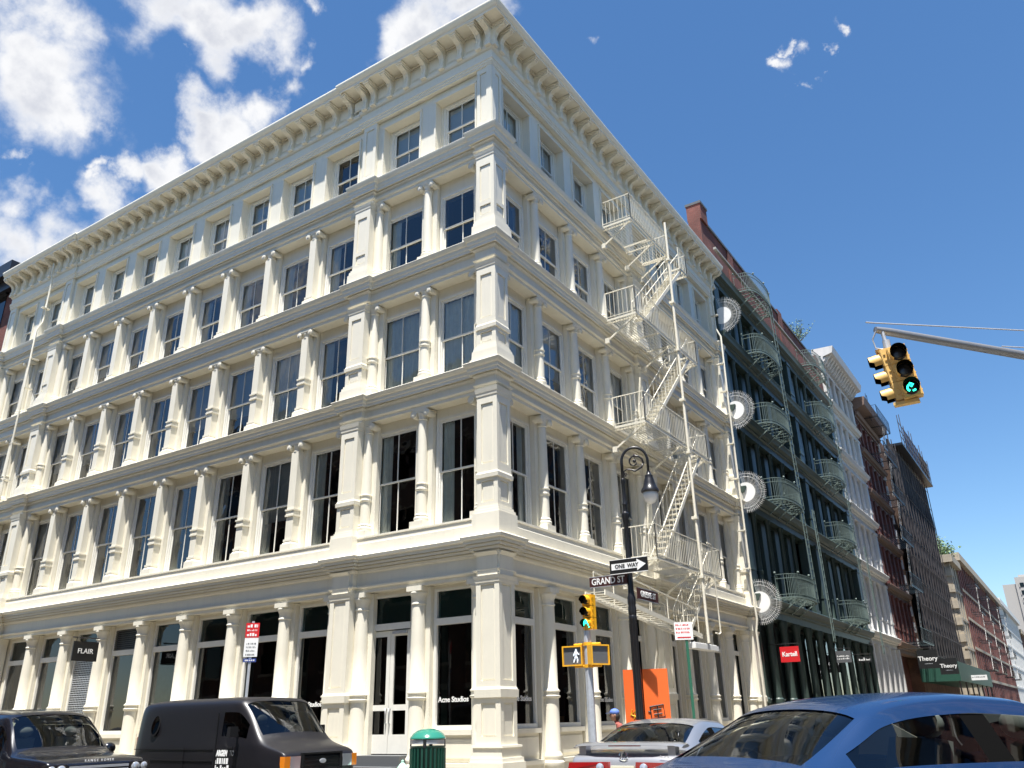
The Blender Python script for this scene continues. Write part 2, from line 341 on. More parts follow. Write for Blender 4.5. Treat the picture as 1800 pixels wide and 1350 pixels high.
# plan line of the frieze with its breaks at the piers; walked from the far west end round the corner
def planline(nf, npier, pavil=0.0, hw=.34, cornerw=.56, ends=True):
    pts = []
    def jogL(a, b, n0, n1):          # at s=a (greater) to s=b, step from n0 out to n1 and back
        pts.extend([(-a, -n0), (-a, -n1), (-b, -n1), (-b, -n0)])
    pts.append((-24.85, -npier)); pts.extend([(-24.35, -npier), (-24.35, -nf)])
    jogL(P3+hw, P3-hw, nf, npier); jogL(P2+hw, P2-hw, nf, npier)
    pts.extend([(-cornerw, -nf), (-cornerw, -npier), (npier, -npier), (npier, cornerw), (nf, cornerw)])
    pts.extend([(nf, PM-hw), (npier, PM-hw), (npier, PM+hw), (nf, PM+hw), (nf, 16.25), (npier, 16.25), (npier, 16.75)])
    return pts
def entab(name, za, zg, zt, nf=-.12, npier=.0, back=-.62, big=False):
    h = zt-zg
    p = [(back-nf, za+.02), (-.02, za), (.0, za), (.0, za+.085), (.03, za+.09), (.055, za+.12), (.055, za+.145), (.0, za+.165)]
    if big:
        p += [(.0, zg-.10), (.05, zg-.07), (.06, zg-.02), (.03, zg-.015), (.03, zg+.008), (.11, zg-.006), (.11, zg+.05), (.08, zg+.053), (.08, zg+.072), (.16, zg+.06), (.16, zg+.12), (.13, zg+.123), (.13, zg+.143), (.20, zg+.13), (.20, zg+.20), (.24, zg+.215), (.255, zg+.28), (.25, zt-.01), (.20, zt+.03), (back-nf, zt+.05)]
    else:
        p += [(.0, zg-.09), (.03, zg-.07), (.06, zg-.055), (.065, zg-.02), (.03, zg-.015), (.03, zg+.012), (.115, zg-.005), (.125, zg-.01), (.125, zg+.07*h/.3), (.145, zg+.085*h/.3), (.15, zg+.17*h/.3), (.175, zg+.18*h/.3), (.19, zg+.20*h/.3), (.215, zg+.25*h/.3), (.225, zt-.015), (.215, zt), (back-nf, zt+.05)]
    mb = MB(); sweep(mb, planline(nf, npier), p[::-1]); me = mb.mesh(name, 'iron_white'); fix_normals(me); return inst(me, name, B)
entab('string_course', 4.02, 4.555, 4.84, nf=-.14, big=True)
entab('string_course', 8.20, 8.59, 8.86)
entab('string_course', 11.50, 11.95, 12.26)
entab('string_course', 14.76, 15.11, 15.47)
# plinth band over the shopfront cornice, under the first-floor windows
mb = MB(); sweep(mb, [(-24.85, .06), (-.06, .06), (-.06, 16.75)], [(-.5, 4.86), (.02, 4.86), (.02, 5.14), (.0, 5.16), (.0, 5.26), (.02, 5.27), (.02, 5.31), (-.5, 5.33)][::-1])
me = mb.mesh('plinth_band', 'iron_white'); fix_normals(me); inst(me, 'plinth_band', B)

def wall(name, ws, side, z0, z1, hw, oz0, oz1, n0, n1, material='iron_white', hole=True, ext=0.0):
    mb = MB(); sg = -1 if side == 'L' else 1
    ts = sorted(sg*s for s in ws)
    a, b = (-LEN['L'], n0) if side == 'L' else (-n1 + .0, LEN['R'])
    if side == 'R': a = -n0 if False else abs(n1)
    if side == 'L': b = -abs(n0)
    x = a
    for t in ts:
        nb(mb, x, t-hw, n1, n0, z0, z1); x = t+hw
        if oz0 > z0+.01: nb(mb, t-hw, t+hw, n1, n0, z0, oz0)
        if oz1 < z1-.01: nb(mb, t-hw, t+hw, n1, n0, oz1, z1)
    nb(mb, x, b, n1, n0, z0, z1)
    me = mb.mesh(name, material); return inst(me, name, B, (0, 0, 0), 0 if side == 'L' else pi/2)
FL = [dict(z0=5.30, z1=8.23, o0=5.32, o1=7.99, m=6.65, g0=5.47, g1=7.87),
      dict(z0=8.88, z1=11.53, o0=8.93, o1=11.24, m=10.06, g0=9.05, g1=11.13),
      dict(z0=12.28, z1=14.79, o0=12.33, o1=14.36, m=13.33, g0=12.45, g1=14.25)]
NW = -.48
for f in FL:
    for side, ws in (('L', WL), ('R', WR)):
        wall('wall', ws, side, f['z0'], f['z1'], .69, f['o0'], f['o1'], NW, -.80)
HW5 = .67
for side, ws in (('L', WL), ('R', WR)):
    wall('wall', ws, side, 15.5, 17.8, HW5, 15.5, 17.36, -.19, -.75)
# ---- sash windows
def sash_window(o0, o1, m, hw, nfr, glz):
    """frame mesh, sash meshes, pane meshes (local: x right, -y out, absolute z)"""
    fr = MB(); c = .07
    for (a, b) in ((-hw, -hw+c), (hw-c, hw)):
        nb(fr, a, b, nfr-.12, nfr, o0, o1)
    nb(fr, -hw+c, hw-c, nfr-.12, nfr, o1-c, o1); nb(fr, -hw+c, hw-c, nfr-.12, nfr+.03, o0, o0+.07)
    i = hw-c
    for (a, b) in ((-i, -i+.025), (i-.025, i)): nb(fr, a, b, nfr-.10, nfr-.035, o0+.07, o1-c)
    nb(fr, -i+.025, i-.025, nfr-.10, nfr-.035, o1-c-.025, o1-c)
    i -= .025; zt = o1-c-.025; zb = o0+.07
    def sash(za, zb_, n):
        s = MB(); w_ = .036
        nb(s, -i, -i+w_, n-.035, n, za, zb_); nb(s, i-w_, i, n-.035, n, za, zb_)
        nb(s, -i+w_, i-w_, n-.035, n, za, za+w_*1.1); nb(s, -i+w_, i-w_, n-.035, n, zb_-w_, zb_)
        nb(s, -.012, .012, n-.03, n-.004, za+w_*1.1, zb_-w_)
        return s
    up = sash(m-.022, zt, nfr-.045); lo = sash(zb, m+.022, nfr-.083)
    panes = []
    for (za, zb_, n) in ((m+.02, zt-.036, nfr-.062), (zb+.040, m-.02, nfr-.10)):
        for (xa, xb) in ((-i+.036, -.012), (.012, i-.036)):
            p = MB(); p.add([(xa, -n, za), (xb, -n, za), (xb, -n, zb_), (xa, -n, zb_)], [(0, 1, 2, 3)]); panes.append(p)
    return fr, up, lo, panes
def curtain_mesh(x0, x1, z0, z1, n, pl=.09, amp=.022):
    mb = MB(); k = max(6, int((x1-x0)/pl*4)); v = []; f = []
    for i in range(k+1):
        x = x0+(x1-x0)*i/k; a = amp*sin((x-x0)/pl*2*pi)+.008*sin(x*41)
        v += [(x, -(n+a), z0), (x, -(n+a*.8), z1)]
    for i in range(k): f.append((2*i, 2*i+2, 2*i+3, 2*i+1))
    mb.add(v, f); return mb
WMESH = {}
def window_set(key, o0, o1, m, hw, nfr):
    fr, up, lo, panes = sash_window(o0, o1, m, hw, nfr, 0)
    WMESH[key] = dict(fr=fr.mesh('window', 'sash_white'), up=up.mesh('sash', 'sash_white'), lo=lo.mesh('sash', 'sash_white'), pn=[p.mesh('pane', 'pane') for p in panes],
        cl=curtain_mesh(-hw+.1, -hw+.42, o0+.05, o1-.1, nfr-.165).mesh('curtain', 'curtain', True), cr=curtain_mesh(hw-.36, hw-.1, o0+.05, o1-.1, nfr-.165).mesh('curtain', 'curtain', True),
        cf=curtain_mesh(-hw+.08, hw-.08, o0+.05, o1-.1, nfr-.165, .13).mesh('curtain', 'curtain', True))
    bl = MB(); zz = o0+.1
    bl.add([(-hw+.1, -(nfr-.15), m-.35), (hw-.1, -(nfr-.15), m-.35), (hw-.1, -(nfr-.15), o1-.1), (-hw+.1, -(nfr-.15), o1-.1)], [(0, 1, 2, 3)])
    bl.box(-hw+.1, hw-.1, -(nfr-.14), -(nfr-.155), m-.37, m-.34)
    WMESH[key]['bl'] = bl.mesh('blind', 'blind')
    b2 = MB(); b2.add([(-hw+.1, -(nfr-.15), o0+.1), (hw-.1, -(nfr-.15), o0+.1), (hw-.1, -(nfr-.15), o1-.1), (-hw+.1, -(nfr-.15), o1-.1)], [(0, 1, 2, 3)])
    WMESH[key]['bf'] = b2.mesh('blind', 'blind')
def add_window(key, side, s, extra=()):
    w_ = WMESH[key]; o = put(w_['fr'], 'window', side, s)
    inst(w_['up'], 'sash', o); inst(w_['lo'], 'sash', o)
    for p in w_['pn']: inst(p, 'pane', o)
    for e in extra: inst(w_[e], 'blind' if e in ('bl', 'bf') else 'curtain', o)
    return o
for k, f in enumerate(FL): window_set(k+2, f['o0'], f['o1'], f['m'], .69, NW+.03)
window_set(5, 15.56, 17.34, 16.46, .60, -.42)
rnd = random.Random(4)
OPT = {2: [('cl',), (), ('cl', 'cr'), ('cl',), (), ('cl', 'bl')], 3: [('cf',), ('cl', 'cr'), ('bl',), ('cl', 'cr'), ('cf',)], 4: [('cl',), (), ('cl', 'cr'), ('bl',)], 5: [('bf',), ('bl',), ('bf',), ('cf',)]}
FIX = {(3, 'L', 0): ('cf',), (3, 'L', 1): ('cf',), (4, 'L', 0): (), (4, 'L', 1): ('cl',), (2, 'L', 0): ('cl',), (2, 'L', 1): ('cl',), (5, 'L', 0): ('bf',), (5, 'L', 1): ('bf',), (5, 'L', 2): ()}
for fl in (2, 3, 4, 5):
    for side, ws in (('L', WL), ('R', WR)):
        for i, s in enumerate(ws):
            add_window(fl, side, s, FIX.get((fl, side, i), rnd.choice(OPT[fl])))
# deep outer reveal + hood moulding of the top storey windows
hood = MB()
nb(hood, -.73, .73, -.19, -.13, 17.36, 17.42); nb(hood, -.71, .71, -.19, -.155, 17.42, 17.46)
for sg in (-1, 1): nb(hood, sg*.67, sg*.725, -.19, -.15, 15.5, 17.36)
rev = MB()
for sg in (-1, 1): nb(rev, sg*.60, sg*.67, -.75, -.40, 15.5, 17.36)
nb(rev, -.60, .60, -.75, -.43, 17.34, 17.36)
hm = hood.mesh('window_surround', 'iron_white'); rm = rev.mesh('window_reveal', 'iron_white')
for side, ws in (('L', WL), ('R', WR)):
    for s in ws:
        o = put(hm, 'window_surround', side, s); inst(rm, 'window_reveal', o)
# ---- columns
def ionic(r, z0, z1, y, wide=None):
    c = MB(); w_ = wide or r*1.85; h = z1-z0
    c.lathe([(r*.94, z0), (r*1.12, z0+.012), (r*1.12, z0+.03), (r*.96, z0+.045), (r*.98, z0+h*.4), (r*1.22, z0+h*.62), (r*1.15, z0+h*.7)], (0, y), 18)
    c.box(-w_, w_, y-r*1.25, y+r*1.1, z1-h*.16, z1); c.box(-w_*.9, w_*.9, y-r*1.15, y+r*1.05, z1-h*.28, z1-h*.16)
    for sx in (-1, 1):
        for yy in (y-r*1.28, ):
            # volute: a tapering spiral of discs rolled on the y axis
            for (rad, d) in ((h*.33, .0), (h*.23, -.014), (h*.12, -.024)):
                n0 = len(c.v)
                c.lathe([(rad, 0), (rad, r*2.2 if d == 0 else .03)], (0, 0), 14)
                c.xf(Matrix.Translation((sx*w_*.92, yy+d, z1-h*.40)) @ Matrix.Rotation(-pi/2, 4, 'X'), n0)
    return c
def col_prof(r, z0, z1, ring=None):
    p = [(r*1.34, z0), (r*1.34, z0+.05), (r*1.40, z0+.075), (r*1.34, z0+.10), (r*1.16, z0+.115), (r*1.16, z0+.13), (r*1.24, z0+.15), (r*1.16, z0+.17), (r*1.02, z0+.185)]
    if ring:
        a, b = ring; p += [(r, a-.02), (r*1.14, a), (r*1.22, a+.012), (r*1.22, a+.028), (r*1.08, a+.04), (r*1.08, b-.04), (r*1.22, b-.03), (r*1.22, b-.012), (r*1.05, b)]
    p += [(r*.99, z0+(z1-z0)*.5), (r*.88, z1)]
    return p
CZ = {2: (5.31, 7.93, 8.20, (6.21, 6.38)), 3: (8.90, 11.27, 11.50, (9.88, 10.04)), 4: (12.30, 14.50, 14.76, None)}
COLY = .27
CM = {}
for fl, (a, b, c, ring) in CZ.items():
    r = .125; m_ = MB(); m_.lathe(col_prof(r, a+.16, b, ring), (0, COLY), 22)
    m_.box(-.19, .19, COLY-.19, .345, a, a+.16)                    # square plinth
    m_.box(-.25, .25, .335, .47, a, c-.0)                           # flat pilaster on the wall behind
    CM[fl, 'round'] = m_.mesh('column', 'iron_white', 40)
    CM[fl, 'cap'] = ionic(r*.92, b, c, COLY).mesh('capital', 'iron_white', 40)
    q = MB(); w_ = .125; y0 = .13
    q.box(-w_, w_, y0, .40, a+.30, b); q.box(-.25, .25, .335, .471, a, c)
    q.frustum((-w_-.07, w_+.07, y0-.07, .348), a, (-w_-.065, w_+.065, y0-.065, .348), a+.17)
    q.frustum((-w_-.05, w_+.05, y0-.05, .348), a+.17, (-w_-.005, w_+.005, y0-.005, .348), a+.24); q.box(-w_-.025, w_+.025, y0-.025, .432, a+.24, a+.30)
    if ring:
        for (za, zb, d) in ((ring[0]-.01, ring[0]+.03, .03), (ring[0]+.03, ring[1]-.03, .015), (ring[1]-.03, ring[1]+.01, .035)):
            q.box(-w_-d, w_+d, y0-d, .40, za, zb)
    CM[fl, 'square'] = q.mesh('pilaster', 'iron_white')
    k_ = ionic(.125, b, c, y0+.125); CM[fl, 'sqcap'] = k_.mesh('capital', 'iron_white', 40)
    # slim three-quarter shaft set against the side of a pier
for fl in (2, 3, 4):
    rounds = [('L', 2.31), ('L', 22.49)]+[('R', s) for s in (2.385, 4.315, 6.245, 10.495, 12.425, 14.355)]
    flank = [('L', .60), ('L', P2-.37), ('L', P2+.37), ('L', P3-.37), ('L', P3+.37), ('L', 24.2), ('R', .60), ('R', PM-.37), ('R', PM+.37), ('R', 16.12)]
    for side, s in rounds+flank:
        o = put(CM[fl, 'round'], 'column', side, s); inst(CM[fl, 'cap'], 'capital', o)
    for k in range(7):
        o = put(CM[fl, 'square'], 'pilaster', 'L', 5.59+.9725+1.945*k); inst(CM[fl, 'sqcap'], 'capital', o)
# ---- piers (front plane n=.04) with sunk panels
def pier_faces(mb, panels, hwx, front, depth, z0, z1, x0=0.0):
    """front face strips around sunk panels; hwx half width; panels [(za,zb)]"""
    st = hwx*.40
    mb.box(x0-hwx+.001, x0+hwx-.001, -front+.035, -front+depth, z0, z1)
    mb.box(x0-hwx, x0-hwx+st, -front, -front+.06, z0, z1); mb.box(x0+hwx-st, x0+hwx, -front, -front+.06, z0, z1)
    zz = z0
    for za, zb in panels:
        mb.box(x0-hwx+st, x0+hwx-st, -front, -front+.06, zz, za); zz = zb
    mb.box(x0-hwx+st, x0+hwx-st, -front, -front+.06, zz, z1)
def panel_plate(hwx, front, za, zb, x0=0.0):
    p = MB(); st = hwx*.40; i = hwx-st
    p.frustum((x0-i+.012, x0+i-.012, -1, 1), 0, (x0-i+.03, x0+i-.03, -1, 1), 1)   # reshaped below
    p.v = []; p.f = []
    y0, y1 = -front+.034, -front+.022
    a, b, c, d = x0-i+.012, x0+i-.012, za+.012, zb-.012
    e = .022
    p.add([(a, y0, c), (b, y0, c), (b, y0, d), (a, y0, d), (a+e, y1, c+e), (b-e, y1, c+e), (b-e, y1, d-e), (a+e, y1, d-e)],
          [(4, 5, 6, 7), (0, 1, 5, 4), (1, 2, 6, 5), (2, 3, 7, 6), (3, 0, 4, 7)])
    return p
PZ = {1: dict(z0=.80, z1=3.95, pn=[(.95, 1.56), (1.97, 3.84)], waist=(1.66, 1.86), base=[(0.0, .50, .12), (.50, .58, .09), (.58, .76, .05), (.76, .80, .07)], cap=[(3.95, 4.02, .045), (3.88, 3.95, .02)]),
      2: dict(z0=5.30, z1=8.02, pn=[(5.58, 6.04), (6.44, 7.84)], waist=(6.11, 6.25), base=[(4.86, 5.33, .09), (5.33, 5.40, .06), (5.40, 5.46, .03)], cap=[(8.10, 8.20, .045), (8.02, 8.10, .02)]),
      3: dict(z0=9.1, z1=11.36, pn=[(9.36, 9.62), (10.0, 11.16)], waist=(9.70, 9.84), base=[(8.87, 9.14, .09), (9.14, 9.22, .06), (9.22, 9.28, .03)], cap=[(11.43, 11.50, .045), (11.36, 11.43, .02)]),
      4: dict(z0=12.5, z1=14.60, pn=[(12.86, 13.14), (13.26, 14.34)], waist=None, base=[(12.27, 12.56, .09), (12.56, 12.66, .06), (12.66, 12.72, .03)], cap=[(14.68, 14.76, .045), (14.60, 14.68, .02)]),
      5: dict(z0=15.5, z1=17.8, pn=[(15.86, 17.48)], waist=None, base=[(15.48, 15.66, .04)], cap=[(17.7, 17.8, .03)])}
def make_pier(fl, hw, depth, front=.04):
    d = PZ[fl]; m_ = MB(); pier_faces(m_, d['pn'], hw, front, depth, d['z0'], d['z1'])
    for (za, zb, o) in d['base']: m_.frustum((-hw-o, hw+o, -front-o, -front+depth+.0005), za, (-hw-o*.93, hw+o*.93, -front-o*.93, -front+depth+.0005), zb)
    for (za, zb, o) in d['cap']: m_.frustum((-hw-o*.6, hw+o*.6, -front-o*.6, -front+depth), za, (-hw-o, hw+o, -front-o, -front+depth), zb)
    if d['waist']:
        za, zb = d['waist']; m_.frustum((-hw-.03, hw+.03, -front-.03, -front+depth+.001), za, (-hw-.035, hw+.035, -front-.035, -front+depth+.001), zb-.05); m_.frustum((-hw-.02, hw+.02, -front-.02, -front+depth+.001), zb-.05, (-hw-.004, hw+.004, -front-.004, -front+depth+.001), zb)
    return m_.mesh('pier', 'iron_white'), [panel_plate(hw, front, a, b).mesh('panel', 'iron_white') for a, b in d['pn']]
for fl in (1, 2, 3, 4, 5):
    hw = .28 if fl > 1 else .31
    me, pl = make_pier(fl, hw if fl < 5 else .25, .46 if fl < 5 else .16, .04 if fl < 5 else -.07)
    spots = [('L', P2), ('L', P3), ('R', PM)]
    if fl == 5: spots += [('L', 24.57), ('R', 16.47), ('L', .30), ('R', .30)]
    else: spots += [('L', 24.55), ('R', 16.45)]
    for side, s in spots:
        o = put(me, 'pier', side, s)
        for p in pl: inst(p, 'panel', o)
# the corner pier shows two panelled faces
for fl in (1, 2, 3, 4):
    d = PZ[fl]; W = .54 if fl > 1 else .58; fr = .04; cxy = W/2-fr
    m_ = MB(); hw = W/2; st = hw*.40
    m_.box(-hw+.035, hw-.035, -hw+.035, hw-.035, d['z0'], d['z1'])
    for sx in (-1, 1):
        for sy in (-1, 1):
            m_.box(sx*hw, sx*(hw-st), sy*hw, sy*(hw-st), d['z0'], d['z1'])
    segs = []; zz = d['z0']
    for za, zb in d['pn']: segs.append((zz, za)); zz = zb
    segs.append((zz, d['z1']))
    for za, zb in segs:
        m_.box(-hw+st, hw-st, -hw, -hw+.05, za, zb); m_.box(hw-.05, hw, -hw+st, hw-st, za, zb)
    for (za, zb, o) in d['base']: m_.frustum((-hw-o, hw+o, -hw-o, hw+o), za, (-hw-o*.93, hw+o*.93, -hw-o*.93, hw+o*.93), zb)
    for (za, zb, o) in d['cap']: m_.frustum((-hw-o*.6, hw+o*.6, -hw-o*.6, hw+o*.6), za, (-hw-o, hw+o, -hw-o, hw+o), zb)
    if d['waist']:
        za, zb = d['waist']; m_.frustum((-hw-.03, hw+.03, -hw-.03, hw+.03), za, (-hw-.035, hw+.035, -hw-.035, hw+.035), zb-.05); m_.frustum((-hw-.02, hw+.02, -hw-.02, hw+.02), zb-.05, (-hw-.004, hw+.004, -hw-.004, hw+.004), zb)
    o = m_.build('corner_pier', 'iron_white', B, (-(hw-fr), hw-fr, 0))
    for a, b in d['pn']:
        p = panel_plate(hw, hw, a, b); inst(p.mesh('panel', 'iron_white'), 'panel', o)
        p2 = panel_plate(hw, hw, a, b); inst(p2.mesh('panel', 'iron_white'), 'panel', o, (0, 0, 0), pi/2)
# small bracketed block over each ground floor pier
blk = MB(); blk.box(-.25, .25, -.05, .2, 4.03, 4.43); blk.prism([(-.05, 4.43), (.2, 4.43), (.2, 4.5), (-.12, 4.5)], 'x', -.27, .27)
bm_ = blk.mesh('frieze_block', 'iron_white')
for side, s in (('L', P2), ('L', P3), ('R', PM), ('L', 24.5), ('R', 16.4), ('L', .24), ('R', .24)): put(bm_, 'frieze_block', side, s)

# ---- main cornice
def topline(n, pv):
    return [(-24.85, -n-pv), (-P3+.34, -n-pv), (-P3+.34, -n), (-P2-.34, -n), (-P2-.34, -n-pv), (n+pv, -n-pv), (n+pv, 16.75)]
mb = MB()
sweep(mb, topline(-.12, .06), [(-.5, 17.66), (.02, 17.66), (.02, 17.72), (.045, 17.74), (.045, 17.80), (.07, 17.82), (.07, 17.90), (.02, 17.92), (.02, 18.14), (.06, 18.17), (.085, 18.22), (.085, 18.29), (.02, 18.31), (.02, 18.90), (.0, 18.96), (-.5, 18.96)][::-1])
me = mb.mesh('frieze', 'iron_white'); fix_normals(me); inst(me, 'frieze', B)
mb = MB()
sweep(mb, topline(-.12, .06), [(-.5, 18.94), (.05, 18.86), (.08, 18.86), (.08, 18.93), (.50, 18.94), (.50, 18.91), (.525, 18.91), (.525, 18.98), (.545, 18.985), (.545, 19.00), (.565, 19.02), (.60, 19.08), (.615, 19.13), (.615, 19.17), (.60, 19.20), (.35, 19.23), (-.5, 19.25)][::-1])
me = mb.mesh('cornice', 'iron_white'); fix_normals(me); inst(me, 'cornice', B)
br = MB()
prof = [(.14, 18.30), (.02, 18.30), (-.03, 18.33), (-.02, 18.42), (.005, 18.50), (-.01, 18.60), (-.06, 18.69), (-.15, 18.74), (-.26, 18.76), (-.32, 18.79), (-.33, 18.82), (.14, 18.82)]
br.prism(prof, 'x', -.062, .062)
for sx in (-1, 1): br.prism([(a-.014 if a < .1 else a, z) for a, z in prof], 'x', sx*.078, sx*.034)
br.box(-.105, .105, -.37, .14, 18.82, 18.875); br.box(-.125, .125, -.40, .14, 18.875, 18.925)
br.box(-.09, .09, -.055, .14, 18.215, 18.30)
brm = br.mesh('bracket', 'iron_white')
fp = MB(); fp.add([(-.19, .098, 18.40), (.19, .098, 18.40), (.19, .098, 18.77), (-.19, .098, 18.77), (-.15, .068, 18.44), (.15, .068, 18.44), (.15, .068, 18.73), (-.15, .068, 18.73)],
                  [(4, 5, 6, 7), (0, 1, 5, 4), (1, 2, 6, 5), (2, 3, 7, 6), (3, 0, 4, 7)])
fpm = fp.mesh('frieze_panel', 'iron_white')
def run(a, b, step):
    n = max(1, round((b-a)/step)); return [a+(b-a)*i/n for i in range(n+1)]
posL = [.08]+run(.40, P2-.17, .63)+run(P2+.17, P3-.17, .64)+run(P3+.17, 24.45, .63)+[24.77]
posR = [.08]+run(.40, PM-.17, .63)+run(PM+.17, 16.35, .63)+[16.67]
for side, ps in (('L', posL), ('R', posR)):
    for i, s in enumerate(ps):
        pv = .06 if (side == 'R' or s < P2+.34 or s > P3-.34) else 0
        o = put(brm, 'bracket', side, s)
        off = -pv+.0
        o.location = (-s, off, 0) if side == 'L' else (-off, s, 0)
        if i < len(ps)-1 and ps[i+1]-s > .5:
            m = (s+ps[i+1])/2; q = put(fpm, 'frieze_panel', side, m); q.location = (-m, off-.02+.02, 0) if side == 'L' else (-off, m, 0)
rf = MB(); rf.add([(-24.85, .4, 19.2), (-.4, .4, 19.2), (-.4, 16.75, 19.2), (-24.85, 16.75, 19.2)], [(0, 1, 2, 3)]); rf.build('roof', 'roof_grey', B)
# rear walls close the block
bw = MB(); bw.box(-24.85, -24.6, .85, 16.7, 0, 19.2); bw.box(-24.55, -.85, 16.5, 16.74, 0, 19.2); bw.build('party_wall', 'concrete', B)
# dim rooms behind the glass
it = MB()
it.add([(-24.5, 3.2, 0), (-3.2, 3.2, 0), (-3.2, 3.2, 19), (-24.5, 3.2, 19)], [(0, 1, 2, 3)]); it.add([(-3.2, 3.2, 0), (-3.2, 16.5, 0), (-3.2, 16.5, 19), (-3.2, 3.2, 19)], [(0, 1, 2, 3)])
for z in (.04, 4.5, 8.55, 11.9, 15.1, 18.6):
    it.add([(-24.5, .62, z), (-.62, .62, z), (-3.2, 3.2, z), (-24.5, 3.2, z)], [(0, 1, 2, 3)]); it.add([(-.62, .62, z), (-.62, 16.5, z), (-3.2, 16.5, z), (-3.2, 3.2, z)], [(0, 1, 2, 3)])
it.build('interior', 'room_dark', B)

# ---- shop floor
GC_Z = dict(cap0=3.72, cap1=3.95)
gcol = MB(); r = .165
gcol.lathe([(r*1.45, .02), (r*1.45, .30), (r*1.52, .32), (r*1.52, .40), (r*1.2, .44), (r*1.3, .50), (r*1.3, .54), (r*1.12, .58), (r*1.06, .62), (r*1.05, 1.66), (r*1.24, 1.68), (r*1.30, 1.695), (r*1.30, 1.715), (r*1.14, 1.73), (r*1.14, 1.79), (r*1.28, 1.80), (r*1.28, 1.825), (r*1.1, 1.84), (r*1.0, 1.87), (r*.98, 2.8), (r*.90, 3.62), (r*1.02, 3.635), (r*1.02, 3.66), (r*.92, 3.68), (r*.94, 3.76), (r*1.15, 3.83), (r*1.28, 3.86), (r*1.28, 3.89), (r*1.2, 3.91)], (0, .27), 26)
gcol.box(-r*1.24, r*1.24, .27-r*1.24, .27+r*1.24, 3.91, 4.02)
gcol.box(-.27, .27, .34, .47, 0, 4.015)
gm = gcol.mesh('column', 'iron_white', 40)
gposL = [2.31]+[5.59+.9725+1.945*k for k in range(7)]+[22.49]; gposR = [2.385, 4.315, 6.245, 10.495, 12.425, 14.355]
for s in gposL: put(gm, 'column', 'L', s)
for s in gposR: put(gm, 'column', 'R', s)
for side, s in [('L', P2-.44), ('L', P2+.44), ('R', PM-.44), ('R', PM+.44), ('L', .66), ('R', .66), ('R', 16.05)]: put(gm, 'column', side, s)
for side, ws in (('L', WL), ('R', WR)): wall('wall', ws, side, 0.0, 4.04, .66, 0.02, 3.96, -.46, -.66)
# fascia board above shop fronts is part of the wall; shop bay pieces
def shop_bay(kind='window'):
    fr = MB(); hw = .66
    nb(fr, -hw, -hw+.07, -.56, -.44, .02 if kind == 'door' else 1.10, 3.96); nb(fr, hw-.07, hw, -.56, -.44, .02 if kind == 'door' else 1.10, 3.96)
    nb(fr, -hw+.07, hw-.07, -.56, -.44, 3.90, 3.96); nb(fr, -hw+.07, hw-.07, -.555, -.42, 3.18, 3.32)
    if kind != 'door':
        nb(fr, -hw+.07, hw-.07, -.56, -.41, 1.08, 1.165)
    return fr
sw = shop_bay().mesh('shop_window', 'sash_white'); sdm = shop_bay('door').mesh('door_frame', 'sash_white')
def quad(x0, x1, n, z0, z1): return MB().add([(x0, -n, z0), (x1, -n, z0), (x1, -n, z1), (x0, -n, z1)], [(0, 1, 2, 3)])
pm = quad(-.59, .59, -.50, 1.165, 3.18).mesh('pane', 'shop_pane'); tm = quad(-.59, .59, -.50, 3.32, 3.90).mesh('transom_pane', 'transom_pane')
tb = quad(-.59, .59, -.56, 3.32, 3.90).mesh('transom_board', 'shop_green')
sb = MB(); nb(sb, -.66, .66, -.62, -.42, .0, 1.08); nb(sb, -.66, .66, -.42, -.34, .98, 1.075); nb(sb, -.66, .66, -.42, -.31, 0, .38); nb(sb, -.66, .66, -.42, -.28, .38, .46); nb(sb, -.6, .6, -.42, -.385, .55, .90)
sbm = sb.mesh('stall_riser', 'iron_white')
sc = quad(-.57, -.40, -.60, 1.18, 3.17).mesh('inner_screen', 'shop_green')
fascia_txt = text_mesh('Acne Studios', .15, 'text_white', bold=.002)
